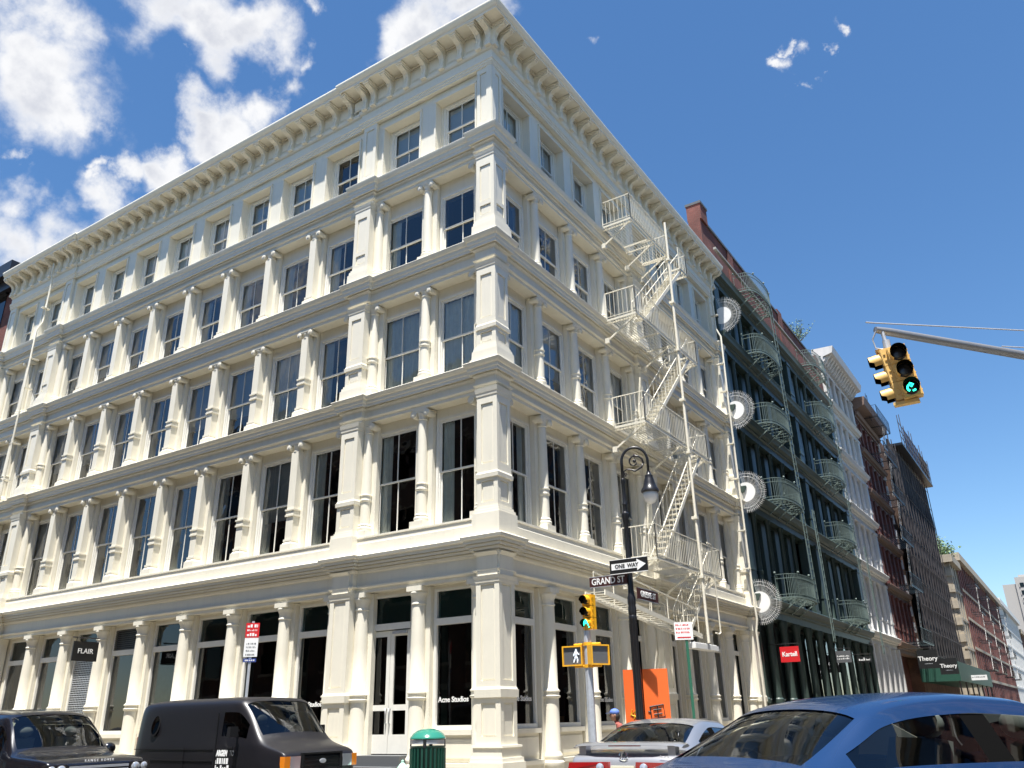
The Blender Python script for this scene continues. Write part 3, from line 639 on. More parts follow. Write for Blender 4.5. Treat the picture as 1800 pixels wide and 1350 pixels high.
for side, ws in (('L', WL), ('R', WR)):
    for i, s in enumerate(ws):
        if side == 'L' and i == 1:
            o = put(sdm, 'door_frame', side, s)
            inst(tm, 'transom_pane', o); inst(tb, 'transom_board', o)
            dz0 = .62
            for sg in (-1, 1):
                d = MB(); a, b = (0.006, .585)
                x0, x1 = (a, b) if sg > 0 else (-b, -a)
                nb(d, x0, x0+.10, -.53, -.47, dz0, 3.16); nb(d, x1-.10, x1, -.53, -.47, dz0, 3.16)
                for (za, zb) in ((dz0, dz0+.38), (1.48, 1.60), (3.04, 3.16)): nb(d, x0+.10, x1-.10, -.53, -.47, za, zb)
                dl = inst(d.mesh('door', 'sash_white'), 'door', o)
                inst(quad(x0+.10, x1-.10, -.50, dz0+.38, 1.48).mesh('pane', 'shop_pane'), 'pane', dl); inst(quad(x0+.10, x1-.10, -.50, 1.60, 3.04).mesh('pane', 'shop_pane'), 'pane', dl)
                h = MB(); hx = sg*.05; h.tube([(hx, .47, 1.52), (hx, .42, 1.52), (hx, .42, 1.22), (hx, .47, 1.22)], .012, 8); inst(h.mesh('door_handle', 'steel', True), 'door_handle', dl)
            cl = MB(); nb(cl, .1, .5, -.47, -.40, 3.08, 3.13); inst(cl.mesh('door_closer', 'galv'), 'door_closer', o)
            st = MB(); nb(st, -.75, .75, -.62, .0, .40, .60); nb(st, -.8, .8, -.62, .35, .2, .40); nb(st, -.85, .85, -.62, .65, .0, .2); inst(st.mesh('doorstep', 'sign_grey'), 'doorstep', o)
            stk = MB(); stk.box(-.06, .06, -.004, .004, -.08, .08)
            q = inst(stk.mesh('access_sticker', 'text_white'), 'access_sticker', o, (-.79, .345, 1.55))
            rg = MB(); rg.lathe([(.026, -.006), (.026, .006)], (0, 0), 14); rg.xf(Matrix.Rotation(pi/2, 4, 'X')); rg.box(-.006, .006, -.006, .0, .0, .055); rg.box(-.006, .02, -.006, 0, .02, .028)
            inst(rg.mesh('access_symbol', 'text_black'), 'access_symbol', q, (0, -.003, -.02))
            continue
        o = put(sw, 'shop_window', side, s); inst(sbm, 'stall_riser', o); inst(tm, 'transom_pane', o)
        if not (side == 'L' and i == 6): inst(tb, 'transom_board', o)
        if side == 'L' and i == 7:                    # rolled-down security grille
            gr = MB()
            for z in [1.18+.062*k for k in range(32)]: nb(gr, -.58, .58, -.475, -.455, z, z+.022)
            for k in range(14): nb(gr, -.57+.085*k, -.56+.085*k, -.478, -.46, 1.17, 3.17)
            inst(gr.mesh('security_grille', 'galv'), 'security_grille', o)
        if side == 'L' and i == 6:                    # louvred vent in the transom
            lv = MB()
            for k in range(10): lv.prism([(.43, 3.33+.057*k), (.50, 3.36+.057*k), (.50, 3.372+.057*k), (.43, 3.342+.057*k)], 'x', -.58, .58)
            inst(lv.mesh('louvre', 'sign_grey'), 'louvre', o); inst(quad(-.59, .59, -.52, 3.32, 3.9).mesh('louvre_back', 'black_metal'), 'louvre_back', o)
        if side == 'L' and i == 5:
            ps = MB(); ps.box(-.52, .52, .52, .53, 1.2, 2.85); inst(ps.mesh('window_poster', mat('poster_blue', (.62, .85, .86), .6, var=.15, vscale=3)), 'window_poster', o)
        inst(pm, 'pane', o); inst(sc, 'inner_screen', o)
        if side == 'R' and i == 1: dp = MB(); dp.box(-.40, -.20, .9, .94, .3, 3.0); dp.box(-.05, .12, .95, 1.0, .3, 2.9); dp.box(-.5, .5, .8, 1.2, .1, 1.3); inst(dp.mesh('display_unit', mat('display_wood', (.45, .22, .07), .5, var=.2)), 'display_unit', o)
        if side == 'L' and i in (0, 2, 3): dp = MB(); dp.tube([(-.3, 1.5, 1.9), (.45, 1.5, 1.9)], .015, 6); [dp.box(-.25+.11*q, -.18+.11*q, 1.35, 1.65, 1.1, 1.86) for q in range(6)]; inst(dp.mesh('clothes_rail', 'curtain'), 'clothes_rail', o)
        if (side, i) in (('L', 0), ('L', 2), ('R', 0), ('R', 2)): inst(fascia_txt, 'lettering', o, (-.16 if side == 'L' else .12, .49, 1.66))
# ------------------------------------------------------------------ fire escape on the Greene Street front (survey units)
FE = thing('fire_escape', 'cream painted iron fire escape zigzagging down the cream building', 'fire escape', (0, 0, ZOFF), pi/2, None, K)
def grating(mb, s0, s1, n0, n1, z, pitch=.085):
    for (a, b) in ((n0, n0+.025), (n1-.025, n1)): nb(mb, s0, s1, a, b, z-.06, z)
    for s in (s0, s1-.025, (s0+s1)/2): nb(mb, s, s+.025, n0+.025, n1-.025, z-.06, z)
    n = n0+.05
    while n < n1-.04: nb(mb, s0+.025, s1-.025, n, n+.016, z-.022, z-.004); n += pitch
def rail_run(mb, p, q, h, pitch=.125, posts=True, r=.011):
    p, q = Vector(p), Vector(q); d = q-p; ln = d.length; k = max(1, int(ln/pitch)); up = Vector((0, 0, h))
    mb.bar(p+up, q+up, .024, .024); mb.bar(p+Vector((0, 0, .06)), q+Vector((0, 0, .06)), .02, .02)
    for i in range(k+1):
        a = p+d*i/k; mb.bar(a, a+up, .011 if 0 < i < k else .026)
LV = [15.50, 12.15, 8.80, 5.06]
N0, N1 = .16, 1.12
for i, z in enumerate(LV):
    s0, s1 = (5.85, 8.75) if i == 0 else (5.65, 10.4)
    g_ = MB(); grating(g_, s0, s1 if i == 0 else 9.0, N0, N1, z)
    if i > 0: grating(g_, 9.6, s1, N0, N1, z); nb(g_, 9.0, 9.6, N1-.025, N1, z-.06, z); nb(g_, 9.0, 9.6, N0, N0+.025, z-.06, z)
    pf = g_.build('platform', 'escape_cream', FE)
    if i == 0:
        g2 = MB(); grating(g2, 9.7, 10.4, N0+.35, N1, z+.05); g2.build('platform', 'escape_cream', FE)
    r_ = MB()
    rail_run(r_, (s0, -N1, z), (s1, -N1, z), .86); rail_run(r_, (s0, -N0, z), (s0, -N1, z), .86); rail_run(r_, (s1, -N0, z), (s1, -N1, z), .86)
    if i == 0: rail_run(r_, (9.7, -N1, z), (10.4, -N1, z), .86); rail_run(r_, (10.4, -N0, z), (10.4, -N1, z), .86)
    inst(r_.mesh('railing', 'escape_cream'), 'railing', pf)
    for s in (s0+.12, (s0+s1)/2+.3, s1-.15):
        b_ = MB(); b_.bar((s, -.10, z-.62), (s, -N1+.12, z-.06), .04, .05); b_.bar((s, -.05, z-.04-.04), (s, -N1, z-.08), .03, .04); b_.box(s-.06, s+.06, -.16, -.03, z-.72, z-.56)
        inst(b_.mesh('support_bracket', 'escape_cream'), 'support_bracket', FE)
def stair(s0, z0, s1, z1, na, nb_, step=.185, rail=True):
    st = MB(); 
    for n in (na, nb_): st.bar((s0, -n, z0), (s1, -n, z1), .02, .11)
    k = int(abs(z1-z0)/step)
    for i in range(1, k):
        t = i/k; s = s0+(s1-s0)*t; z = z0+(z1-z0)*t
        for j in range(4): st.box(s-.09+.05*j, s-.055+.05*j, -nb_, -na, z-.012, z+.006)
    o = st.build('stair', 'escape_cream', FE)
    if rail:
        hr = MB()
        for n in (na, nb_):
            hr.bar((s0, -n, z0+.72), (s1, -n, z1+.72), .024)
            for i in range(0, 13):
                t = i/12; s = s0+(s1-s0)*t; z = z0+(z1-z0)*t; hr.bar((s, -n, z), (s, -n, z+.72), .013 if i % 4 else .022)
        inst(hr.mesh('handrail', 'escape_cream'), 'handrail', o)
    return o
stair(6.35, 12.15, 9.85, 15.48, .70, 1.08)
stair(6.25, 8.80, 9.75, 12.13, .70, 1.08)
stair(6.15, 5.06, 9.75, 8.78, .70, 1.08)
stair(7.6, 3.25, 9.7, 5.05, .62, 1.0)
pl = MB(); pl.tube([(8.6, -1.16, 3.1), (8.6, -1.16, 16.75)], .042, 10)
for z in (4.9, 6.6, 8.6, 10.3, 12.0, 13.7, 15.3): pl.box(8.53, 8.67, -1.22, -1.05, z-.04, z+.04)
pl.build('guide_pole', 'escape_cream', FE, smooth=40)
# balanced swing stair hanging level under the lowest platform
sw_ = MB()
for n in (.52, 1.02): sw_.bar((2.75, -n, 3.86), (8.5, -n, 3.28), .03, .12)
for i in range(26):
    t = (i+.5)/26; s = 2.75+5.75*t; z = 3.86-.58*t; sw_.bar((s-.09, -.52, z+.03), (s-.09, -1.02, z+.03), .03, .012); sw_.bar((s+.03, -.52, z-.01), (s+.03, -1.02, z-.01), .03, .012)
sst = sw_.build('swing_stair', 'escape_cream', FE)
hr = MB()
for n in (.52, 1.02):
    hr.bar((3.2, -n, 4.42), (8.3, -n, 3.98), .026)
    for t in (0, .2, .4, .6, .8, 1): s = 3.2+5.1*t; hr.bar((s, -n, 3.82-.52*t), (s, -n, 4.42-.44*t), .02)
inst(hr.mesh('handrail', 'escape_cream'), 'handrail', sst)
cw_ = MB(); cw_.box(7.75, 9.5, -1.10, -.80, 2.93, 3.06); cw_.box(7.8, 9.45, -1.06, -.84, 3.06, 3.09); cw_.build('counterweight', 'white_paint', FE)
gd = MB(); gd.tube([(9.75, -1.12, 3.45), (9.75, -1.12, 5.9), (9.70, -1.12, 5.98), (9.4, -1.12, 6.0)], .022, 8); gd.tube([(9.75, -1.12, 3.45), (9.60, -1.12, 3.40), (9.35, -1.12, 3.42)], .022, 8); gd.build('guide_pole', 'escape_cream', FE, smooth=40)
# ------------------------------------------------------------------ rain pipes
def pipe(name, label, side, s, pts, r=.045):
    t = thing(name, label, 'drainpipe', (0, 0, ZOFF), 0 if side == 'L' else pi/2, None, K)
    sg = -1 if side == 'L' else 1
    m_ = MB(); m_.tube([(sg*s, -n, z) for n, z in pts], r*.85, 10); m_.build('pipe', 'escape_cream', t, smooth=40)
    for z in (6.2, 7.6, 9.6, 11, 13.2, 14.4, 16.6):
        c = MB(); nn = .30; c.box(sg*s-.07, sg*s+.07, -nn, -.0, z-.02, z+.02); c.build('pipe_clip', 'escape_cream', t)
    return t
PP = [(.20, 18.6), (.20, 18.1), (.14, 17.8), (.14, 16.0), (.30, 15.6), (.27, 12.3), (.27, 9.0), (.27, 5.0), (.30, 4.4), (.22, 4.0), (.20, .05)]
pipe('drainpipe', 'cream drainpipe beside the spiked fans on the Greene Street front', 'R', 16.0, PP)
pipe('drainpipe', 'cream drainpipe near the far west end of the Grand Street front', 'L', 21.35, PP)
# ------------------------------------------------------------------ spiked climbing guards at the party line
def guard(z, label):
    t = thing('spiked_guard', label, 'climbing guard', (0, 0, ZOFF), 0, 'white spiked fans between the two buildings', K)
    x0, y0 = .22, 16.86
    d = MB(); d.lathe([(.385, -.012), (.385, .012)], (0, 0), 32); d.xf(Matrix.Translation((x0, y0, z)) @ Matrix.Rotation(pi/2, 4, 'X')); d.build('disc', 'white_paint', t)
    sp = MB()
    for i in range(40):
        a = -1.75+3.5*i/39; ca, sa = cos(a), sin(a); dy = .10*sin(i*2.1)*.25
        sp.bar((x0+.36*ca, y0, z+.36*sa), (x0+.83*ca, y0-.05+dy, z+.83*sa), .0085)
    sp.build('spikes', 'white_paint', t)
    rg = MB(); rg.tube([(x0+.62*cos(a), y0-.01, z+.62*sin(a)) for a in [-1.75+3.5*i/40 for i in range(41)]], .007, 6); rg.tube([(x0+.74*cos(a), y0-.02, z+.74*sin(a)) for a in [-1.75+3.5*i/40 for i in range(41)]], .005, 6); rg.build('ring', 'white_paint', t)
for z, nm in ((16.95, 'the top floor'), (12.65, 'the fourth floor'), (9.25, 'the third floor'), (5.08, 'the shopfront cornice')):
    guard(z, 'white disc with a fan of spikes jutting out beside '+nm)
# ------------------------------------------------------------------ the blocks across both streets (seen in the glass)
brickmat('brick_brown', (.16, .075, .05), (.20, .095, .06), (.14, .12, .10))
brickmat('brick_red', (.15, .035, .026), (.19, .050, .036), (.13, .09, .075))
mat('stone_tan', (.42, .36, .27), .8, var=.25, vscale=1.2, streak=.2)
glass('far_pane', (.05, .055, .055), 1.0)
mat('stone_grey', (.30, .29, .27), .8, var=.2, streak=.15)
def plain_block(name, label, x0, x1, y0, y1, h, face, body, trim, nf=6, bay=2.6, ww=1.3, loc=None):
    """simple street block: wall box, windows let into the faces listed in `face`"""
    t = thing(name, label, 'building', ((x0+x1)/2, (y0+y1)/2, -.15))
    cx, cy = (x0+x1)/2, (y0+y1)/2
    w_ = MB(); w_.box(x0-cx, x1-cx, y0-cy, y1-cy, 0, h); w_.build('wall', body, t)
    fh = (h-1.0)/nf
    win = MB(); win.box(-ww/2, ww/2, -.03, .0, 0, fh*.62); wm = win.mesh('window', 'far_pane')
    fr = MB(); fr.box(-ww/2-.12, ww/2+.12, -.14, -.001, -.16, 0); fr.box(-ww/2-.16, ww/2+.16, -.18, -.001, fh*.62, fh*.62+.25); fm = fr.mesh('sill', trim)
    for f in face:
        if f == 'N': n, ax, rz, fx = (x1-x0), 'x', pi, lambda a: (x1-cx-a, y1-cy, 0)
        if f == 'W': n, ax, rz, fx = (y1-y0), 'y', -pi/2, lambda a: (x0-cx, y1-cy-a, 0)
        if f == 'E': n, ax, rz, fx = (y1-y0), 'y', pi/2, lambda a: (x1-cx, y0-cy+a, 0)
        if f == 'S': n, ax, rz, fx = (x1-x0), 'x', 0, lambda a: (x0-cx+a, y0-cy, 0)
        k = int(n//bay); off = (n-k*bay)/2+bay/2
        for j in range(nf):
            for i in range(k):
                p = fx(off+i*bay); z = .9+j*fh
                o = inst(wm, 'window', t, (p[0], p[1], z), rz); inst(fm, 'sill', o)
        cn = MB(); L_ = n/2
        cn.box(-L_, L_, -.7, 0, h-.9, h-.15); cn.box(-L_, L_, -.35, 0, h-1.5, h-.9); p = fx(L_); inst(cn.mesh('cornice', trim), 'cornice', t, p, rz)
    return t
plain_block('brick_building', 'brown brick building facing the cream building across Grand Street', -36, -2.0, -40, -17.2, 21, 'NE', 'brick_brown', 'stone_tan')
plain_block('brick_building', 'grey stone building on the far side of the crossing, south of Grand Street', 18.4, 50, -40, -17.2, 23, 'NW', 'stone_grey', 'stone_tan')
plain_block('brick_building', 'red brick building facing the cream building across Greene Street', 18.4, 44, .5, 30, 21, 'WS', 'brick_red', 'stone_tan')
plain_block('brick_building', 'brown brick building facing the dark green building across Greene Street', 18.4, 44, 30.2, 66, 23, 'W', 'brick_brown', 'stone_tan')
plain_block('brick_building', 'tan stone building further up Greene Street on its east side', 18.4, 44, 66.2, 100, 22, 'W', 'stone_tan', 'stone_tan')
# ------------------------------------------------------------------ the rest of the Greene Street row (survey units, fronts on x = 0)
mat('green_iron', (.046, .070, .060), .40, var=.15, vscale=2.5, streak=.2)
mat('green_rail', (.15, .20, .18), .5, var=.1)
mat('white_stone', (.66, .65, .62), .55, var=.12, vscale=2, streak=.12)
mat('brown_stone', (.20, .13, .10), .7, var=.2)
mat('netting', (.026, .022, .024), .9, var=.35, vscale=1.1, streak=.35)
mat('scaffold_pipe', (.07, .06, .06), .6)
mat('hoarding_green', (.015, .075, .05), .55, var=.1)
mat('tower_panel', (.42, .40, .37), .7, var=.08)
mat('leaf_a', (.05, .09, .03), .6); mat('leaf_b', (.14, .22, .09), .6); mat('bark', (.09, .07, .05), .9)
def row(name, label, group=None): return thing(name, label, 'building', (0, 0, ZOFF), pi/2, group, K)      # local x = along the street, -y = out
def front(t, s0, s1, levels, material, trim, glassm, n=0.0, bay=1.9, colr=.11, piers=(), wallback=-.45, win='far_pane', top=None, shop=True):
    """levels: z of the string courses from the shop cornice up; openings with round shafts between"""
    ln = s1-s0; k = max(1, int(round(ln/bay))); st = ln/k
    for j in range(len(levels)-1):
        za, zb = levels[j]+.22, levels[j+1]-.42
        w_ = MB()
        nb(w_, s0, s1, n-.9, n-.34, zb-.12, levels[j+1]); nb(w_, s0, s1, n-.9, n-.34, levels[j], za+.12)
        for i in range(k+1): s = s0+st*i; nb(w_, max(s0, s-.30), min(s1, s+.30), n-.9, n-.34, za+.12, zb-.12)
        w_.build('wall', material, t)
        g_ = MB(); g_.box(-st/2+.30, st/2-.30, -(n-.60), -(n-.58), za+.12, zb-.12); gm_ = g_.mesh('window', win)
        fr = MB(); fr.box(-st/2+.30, st/2-.30, -(n-.57), -(n-.53), (za+zb)/2-.03, (za+zb)/2+.03); fr.box(-.02, .02, -(n-.57), -(n-.535), za+.12, zb-.12)
        for sg in (-1, 1): fr.box(sg*(st/2-.30), sg*(st/2-.36), -(n-.57), -(n-.50), za+.12, zb-.12)
        fm = fr.mesh('sash', material)
        for i in range(k):
            o = inst(gm_, 'window', t, (s0+st*(i+.5), 0, 0)); inst(fm, 'sash', o)
        c = MB(); zr = za+(zb-za)*.30
        c.lathe([(colr*1.5, za-.05), (colr*1.5, za+.14), (colr*1.15, za+.2), (colr, za+.24), (colr, zr-.05), (colr*1.25, zr-.04), (colr*1.25, zr), (colr*1.05, zr+.02), (colr*1.25, zr+.04), (colr*1.25, zr+.08), (colr, zr+.1), (colr*.9, zb-.16), (colr*1.2, zb-.1), (colr*1.4, zb)], (0, -(n-.16)), 12)
        cm = c.mesh('column', material, 40)
        pr = MB(); pr.box(-.30, .30, -n-.02, -(n-.5), za-.1, zb+.05); pr.box(-.36, .36, -n-.07, -(n-.5), za-.1, za+.25); pr.box(-.35, .35, -n-.06, -(n-.5), zb-.12, zb+.05); pr.box(-.33, .33, -n-.05, -(n-.5), zr-.08, zr+.06)
        pm_ = pr.mesh('pier', material)
        for i in range(k+1):
            if i in piers or i in (0, k): inst(pm_, 'pier', t, (min(max(s0+st*i, s0+.34), s1-.34), 0, 0))
            else: inst(cm, 'column', t, (s0+st*i, 0, 0))
    for j, z in enumerate(levels):
        e = MB()
        e.prism([(-(n-.6), z-.42), (-(n-.05), z-.42), (-(n-.05), z-.16), (-n-.05, z-.12), (-n-.05, z-.05), (-n-.20, z), (-n-.24, z+.10), (-n-.30, z+.20), (-n-.28, z+.24), (-(n-.6), z+.26)], 'x', s0, s1)
        me = e.mesh('string_course', trim); fix_normals(me); inst(me, 'string_course', t)
    return k, st
def flanks(t, s0, s1, h, material, depth=14):
    b_ = MB(); b_.box(s0+.01, s1-.01, .9, depth, 0, h); b_.build('body', material, t)
# ---- dark green iron building
G = row('dark_green_building', 'dark green cast iron building with bracketed floors and brick parapet')
GL = [5.15, 9.25, 12.65, 16.0, 19.15]
k, st = front(G, 16.78, 37.5, GL, 'green_iron', 'green_iron', None, piers=(5, 6), bay=1.88)
flanks(G, 16.78, 37.5, 20.6, 'brick_red')
gs = MB()
for i in range(12): s = 16.78+st*i; gs.lathe([(.17, 0), (.17, 1.6), (.21, 1.62), (.21, 1.75), (.16, 1.8), (.14, 4.3), (.2, 4.5), (.2, 4.7)], (min(max(s, 17.0), 37.3), .1), 12)
gs.build('shop_columns', 'green_iron', G, smooth=40)
for i in range(11): inst(quad(-.75, .75, -.5, .5, 4.5).mesh('shop_window', 'shop_pane'), 'shop_window', G, (16.78+st*(i+.5), 0, 0))
sbk = MB(); nb(sbk, 16.8, 37.5, -.8, -.45, 0, .5); nb(sbk, 16.8, 37.5, -.9, -.8, 0, 4.9); sbk.build('shop_base', 'black_metal', G)
# brick parapet with taller end piers; the courses are too small to tell apart
pa = MB(); nb(pa, 16.78, 37.5, -.75, -.20, 19.4, 21.95); nb(pa, 16.78, 17.6, -.78, -.12, 21.95, 22.75); nb(pa, 20.2, 20.9, -.78, -.14, 19.4, 22.1); nb(pa, 28.4, 29.2, -.78, -.14, 19.4, 22.3); nb(pa, 36.6, 37.5, -.78, -.14, 19.4, 22.45)
nb(pa, 16.80, 17.4, -8, -.78, 19.0, 21.6)
pa.build('brick_parapet', 'brick_red', G)
cp = MB(); nb(cp, 17.62, 28.4, -.8, -.13, 21.95, 22.07); nb(cp, 29.2, 36.6, -.8, -.13, 21.95, 22.07); nb(cp, 16.75, 17.65, -.82, -.08, 22.75, 22.87); cp.build('coping', 'sign_grey', G)
gu = MB(); gu.bar((17, -.22, 20.35), (37.4, -.22, 20.35), .12, .10); gu.build('gutter', 'stone_grey', G)
# top storey: set back posts under the parapet
def bow_balcony(parent, sc, z, r=1.7, out=.92, h=.92):
    b_ = MB(); pts = []
    for i in range(13):
        a = pi*i/12; pts.append((sc-r*cos(a)*1.0, -(.05+out*sin(a)**.38), z))
    for i in range(12):
        b_.bar(pts[i], pts[i+1], .05, .05)
    for i in range(1, 12):
        p0 = pts[i]; b_.bar(p0, (p0[0], -.02, z), .04, .03)
    for q in range(4):
        f_ = (q+1)/5; b_.tube([(sc+(p[0]-sc), -(.02+(-p[1]-.02)*f_), z+.01) for p in pts], .014, 4)
    o = b_.build('balcony', 'green_rail', parent)
    r_ = MB(); n = 40
    P = []
    for i in range(n+1):
        a = pi*i/n; P.append(Vector((sc-r*cos(a), -(.05+out*sin(a)**.38), z)))
    for i in range(n+1): r_.bar(P[i], P[i]+Vector((0, 0, h)), .016)
    for zz in (.12, h*.82, h):
        for i in range(n): r_.bar(P[i]+Vector((0, 0, zz)), P[i+1]+Vector((0, 0, zz)), .022)
    for i in (0, 10, 20, 30, 40): r_.sphere(tuple(P[i]+Vector((0, 0, h+.08))), .05, 6, 5)
    inst(r_.mesh('railing', 'green_rail'), 'railing', o)
    u = MB()
    for i in (1, 3, 5): a = pi*(i+.5)/7; u.bar((sc-r*cos(a)*.9, -(.05+out*.8), z), (sc-r*.9*cos(a), -.05, z-.5), .045)
    inst(u.mesh('balcony_brace', 'green_rail'), 'balcony_brace', o)
    return o
def ladder(parent, s, n, z0, z1, lean=.0, wd=.42, material='green_rail'):
    l_ = MB()
    for sg in (-1, 1): l_.bar((s+sg*wd/2, -n, z0), (s+lean+sg*wd/2, -n, z1), .035)
    k_ = int((z1-z0)/.3)
    for i in range(k_): t_ = (i+.5)/k_; l_.bar((s+lean*t_-wd/2, -n, z0+(z1-z0)*t_), (s+lean*t_+wd/2, -n, z0+(z1-z0)*t_), .022)
    return l_.build('ladder', material, parent)
for j, (sc, lab) in enumerate(((21.6, 'pale green iron bowed fire balconies over the red sign'), (32.2, 'pale green iron bowed fire balconies beside the white building'))):
    F = row('fire_balconies', lab); F['category'] = 'fire escape'; F['group'] = 'bowed fire balconies on the dark green front'
    for i, z in enumerate((5.55, 9.55, 12.95, 16.3, 19.45)):
        bow_balcony(F, sc, z)
        if i < 4: ladder(F, sc+.9, .95, z, (9.55, 12.95, 16.3, 19.45)[i], -.25)
    ladder(F, sc+1.75, 1.2, 4.0, 9.6, -.15, .3)
# straggly bush growing on the parapet
def shrub(name, label, loc, r, h, n, leaf, mats_, seed=1, cat='shrub'):
    rn = random.Random(seed); t = thing(name, label, cat, loc); tr = MB(); lf = MB(); lf2 = MB()
    for i in range(n):
        a = rn.uniform(0, 2*pi); el = rn.uniform(.35, 1.4); d = Vector((cos(a)*cos(el), sin(a)*cos(el), sin(el))); ln = h*rn.uniform(.5, 1)
        mid = d*ln*.5+Vector((0, 0, .05)); end = Vector((d.x*r/h*1.4, d.y*r/h*1.4, d.z))*ln
        tr.tube([(0, 0, 0), mid, end], [.018, .012, .004], 5)
        for q in range(26):
            f_ = rn.uniform(.3, 1.05); c = end*f_+Vector((rn.gauss(0, .09), rn.gauss(0, .09), rn.gauss(0, .09)))*r
            u = Vector((rn.gauss(0, 1), rn.gauss(0, 1), rn.gauss(0, 1))).normalized()*leaf; v_ = u.orthogonal().normalized()*leaf*.5
            (lf if rn.random() < .5 else lf2).add([c-u, c+v_, c+u, c-v_], [(0, 1, 2, 3)])
    tr.build('stem', 'bark', t); o = lf.build('foliage', mats_[0], t); o2 = lf2.build('foliage', mats_[1], t)
    o['kind'] = 'stuff'; o2['kind'] = 'stuff'; return t
shrub('parapet_shrub', 'straggly pale green shrub sprouting from the brick parapet', (-.45*K, 33.4*K, 22.05*K+ZOFF), 1.3, 2.4, 26, .07, ('leaf_b', 'leaf_a'), 3)
# ---- white neighbour
Wt = row('white_building', 'narrow white building with heavy cornice beyond the dark green one')
WLv = [5.3, 9.3, 12.8, 16.2, 19.4]
front(Wt, 37.55, 46.0, WLv+[22.3], 'white_stone', 'white_stone', None, bay=1.7, piers=(), colr=.13)
flanks(Wt, 37.55, 46.0, 22.3, 'brick_red')
cn = MB(); cn.prism([(.5, 22.2), (-.1, 22.2), (-.15, 22.6), (-.75, 22.75), (-.85, 23.2), (.5, 23.25)], 'x', 37.5, 46.05); cn.build('cornice', 'white_stone', Wt)
for i in range(15):
    b_ = MB(); b_.prism([(.1, 22.1), (-.15, 22.15), (-.6, 22.72), (.1, 22.72)], 'x', -.09, .09); inst(b_.mesh('bracket', 'white_stone'), 'bracket', Wt, (37.85+i*.56, 0, 0))
sbk = MB(); nb(sbk, 37.6, 46, -.9, -.5, 0, 5.0)
for i in range(6): sbk.box(37.6+1.65*i, 37.95+1.65*i, -.05, .5, 0, 4.9)
sbk.build('shop_front', 'white_stone', Wt)
for i in range(5): inst(quad(-.6, .6, -.42, .6, 4.2).mesh('shop_window', 'shop_pane'), 'shop_window', Wt, (38.6+1.65*i, 0, 0))
# ---- red brick warehouse
R = row('red_brick_building', 'dark red brick building with stone bands and black fire escape')
RLv = [5.2, 8.9, 12.2, 15.4, 18.4, 21.2]
front(R, 46.1, 54.6, RLv, 'brick_red', 'brown_stone', None, bay=1.75, piers=tuple(range(0, 10)), wallback=-.3)
flanks(R, 46.1, 54.6, 21.3, 'brick_red')
cn = MB(); cn.prism([(.5, 21.0), (-.05, 21.0), (-.1, 21.5), (-.8, 21.8), (-.9, 22.4), (.5, 22.5)], 'x', 46.1, 54.6); cn.build('cornice', 'brown_stone', R)
mp = MB(); nb(mp, 46.2, 46.8, -8, -.3, 21.3, 22.8); mp.build('chimney', 'brick_red', R)
for i in range(14): q_ = MB(); nb(q_, 54.25, 54.58, -.2, .12, 5.4+1.15*i, 6.1+1.15*i); q_.build('quoin', 'white_stone', R)
FR = row('iron_fire_escape', 'black iron fire escape stacked up the red brick front'); FR['category'] = 'fire escape'
for i, z in enumerate(RLv):
    g_ = MB(); grating(g_, 48.6, 53.6, .1, 1.2, z+.35, .14); o = g_.build('platform', 'black_metal', FR)
    r_ = MB(); rail_run(r_, (48.6, -1.2, z+.35), (53.6, -1.2, z+.35), .9, .16); rail_run(r_, (48.6, -.1, z+.35), (48.6, -1.2, z+.35), .9, .16); inst(r_.mesh('railing', 'black_metal'), 'railing', o)
    if i < 5: ladder(FR, 50.0, 1.0, z+.35, RLv[i+1]+.35, 1.8, .5, 'black_metal')
ladder(FR, 49.2, .6, 21.5, 23.6, 0, .5, 'black_metal')
# ---- building wrapped in scaffold netting
S = row('netted_building', 'tall building wrapped in dark scaffold netting')
b_ = MB(); b_.box(54.7, 75.5, 0.1, 14, 0, 22.0); b_.build('wall', 'brick_brown', S)
nn = MB(); rn = random.Random(9); n_s = 44; nz = 26; v = []; f = []
for i in range(n_s+1):
    for j in range(nz+1):
        s = 54.75+(75.4-54.75)*i/n_s; z = 4.5+(21.7-4.5)*j/nz; v.append((s, -.62-.10*sin(i*1.9)*sin(j*.7)-rn.uniform(0, .07), z))
for i in range(n_s):
    for j in range(nz): a = i*(nz+1)+j; f.append((a, a+nz+1, a+nz+2, a+1))
nn.add(v, f); nn.build('netting', 'netting', S)
for i in range(14):
    p_ = MB(); s = 54.9+i*1.57; p_.tube([(s, -.78, 3.2), (s, -.78, 21.9)], .035, 6); p_.build('scaffold_pole', 'scaffold_pipe', S)
for j in range(10):
    p_ = MB(); z = 5+1.8*j; p_.tube([(54.8, -.82, z), (75.4, -.82, z)], .022, 6); p_.build('scaffold_tube', 'scaffold_pipe', S)
dk = MB(); nb(dk, 58.5, 75.6, 0, 1.35, 21.9, 22.1); dk.build('scaffold_deck', 'black_metal', S)
for i in range(12):
    p_ = MB(); s = 58.8+i*1.5; p_.tube([(s, -1.3, 22.1), (s, -1.3, 24.6+.5*sin(i*1.7))], .03, 6); p_.build('scaffold_pole', 'scaffold_pipe', S)
for z in (22.7, 23.3, 24.0): p_ = MB(); p_.tube([(58.6, -1.3, z), (75.6, -1.3, z)], .025, 6); p_.build('scaffold_tube', 'scaffold_pipe', S)
bx = MB(); bx.box(62, 70, -1.22, -1.18, 22.15, 24.4); bx.build('blue_sheet', mat('tarp_blue', (.05, .10, .22), .6, var=.3), S)
dn = MB(); dn.box(70, 75.6, -1.22, -1.18, 22.15, 24.2); dn.build('netting', 'netting', S)
ph = MB(); ph.box(55.2, 58.2, 1, 4, 22, 24.9); ph.build('bulkhead', 'brick_red', S)
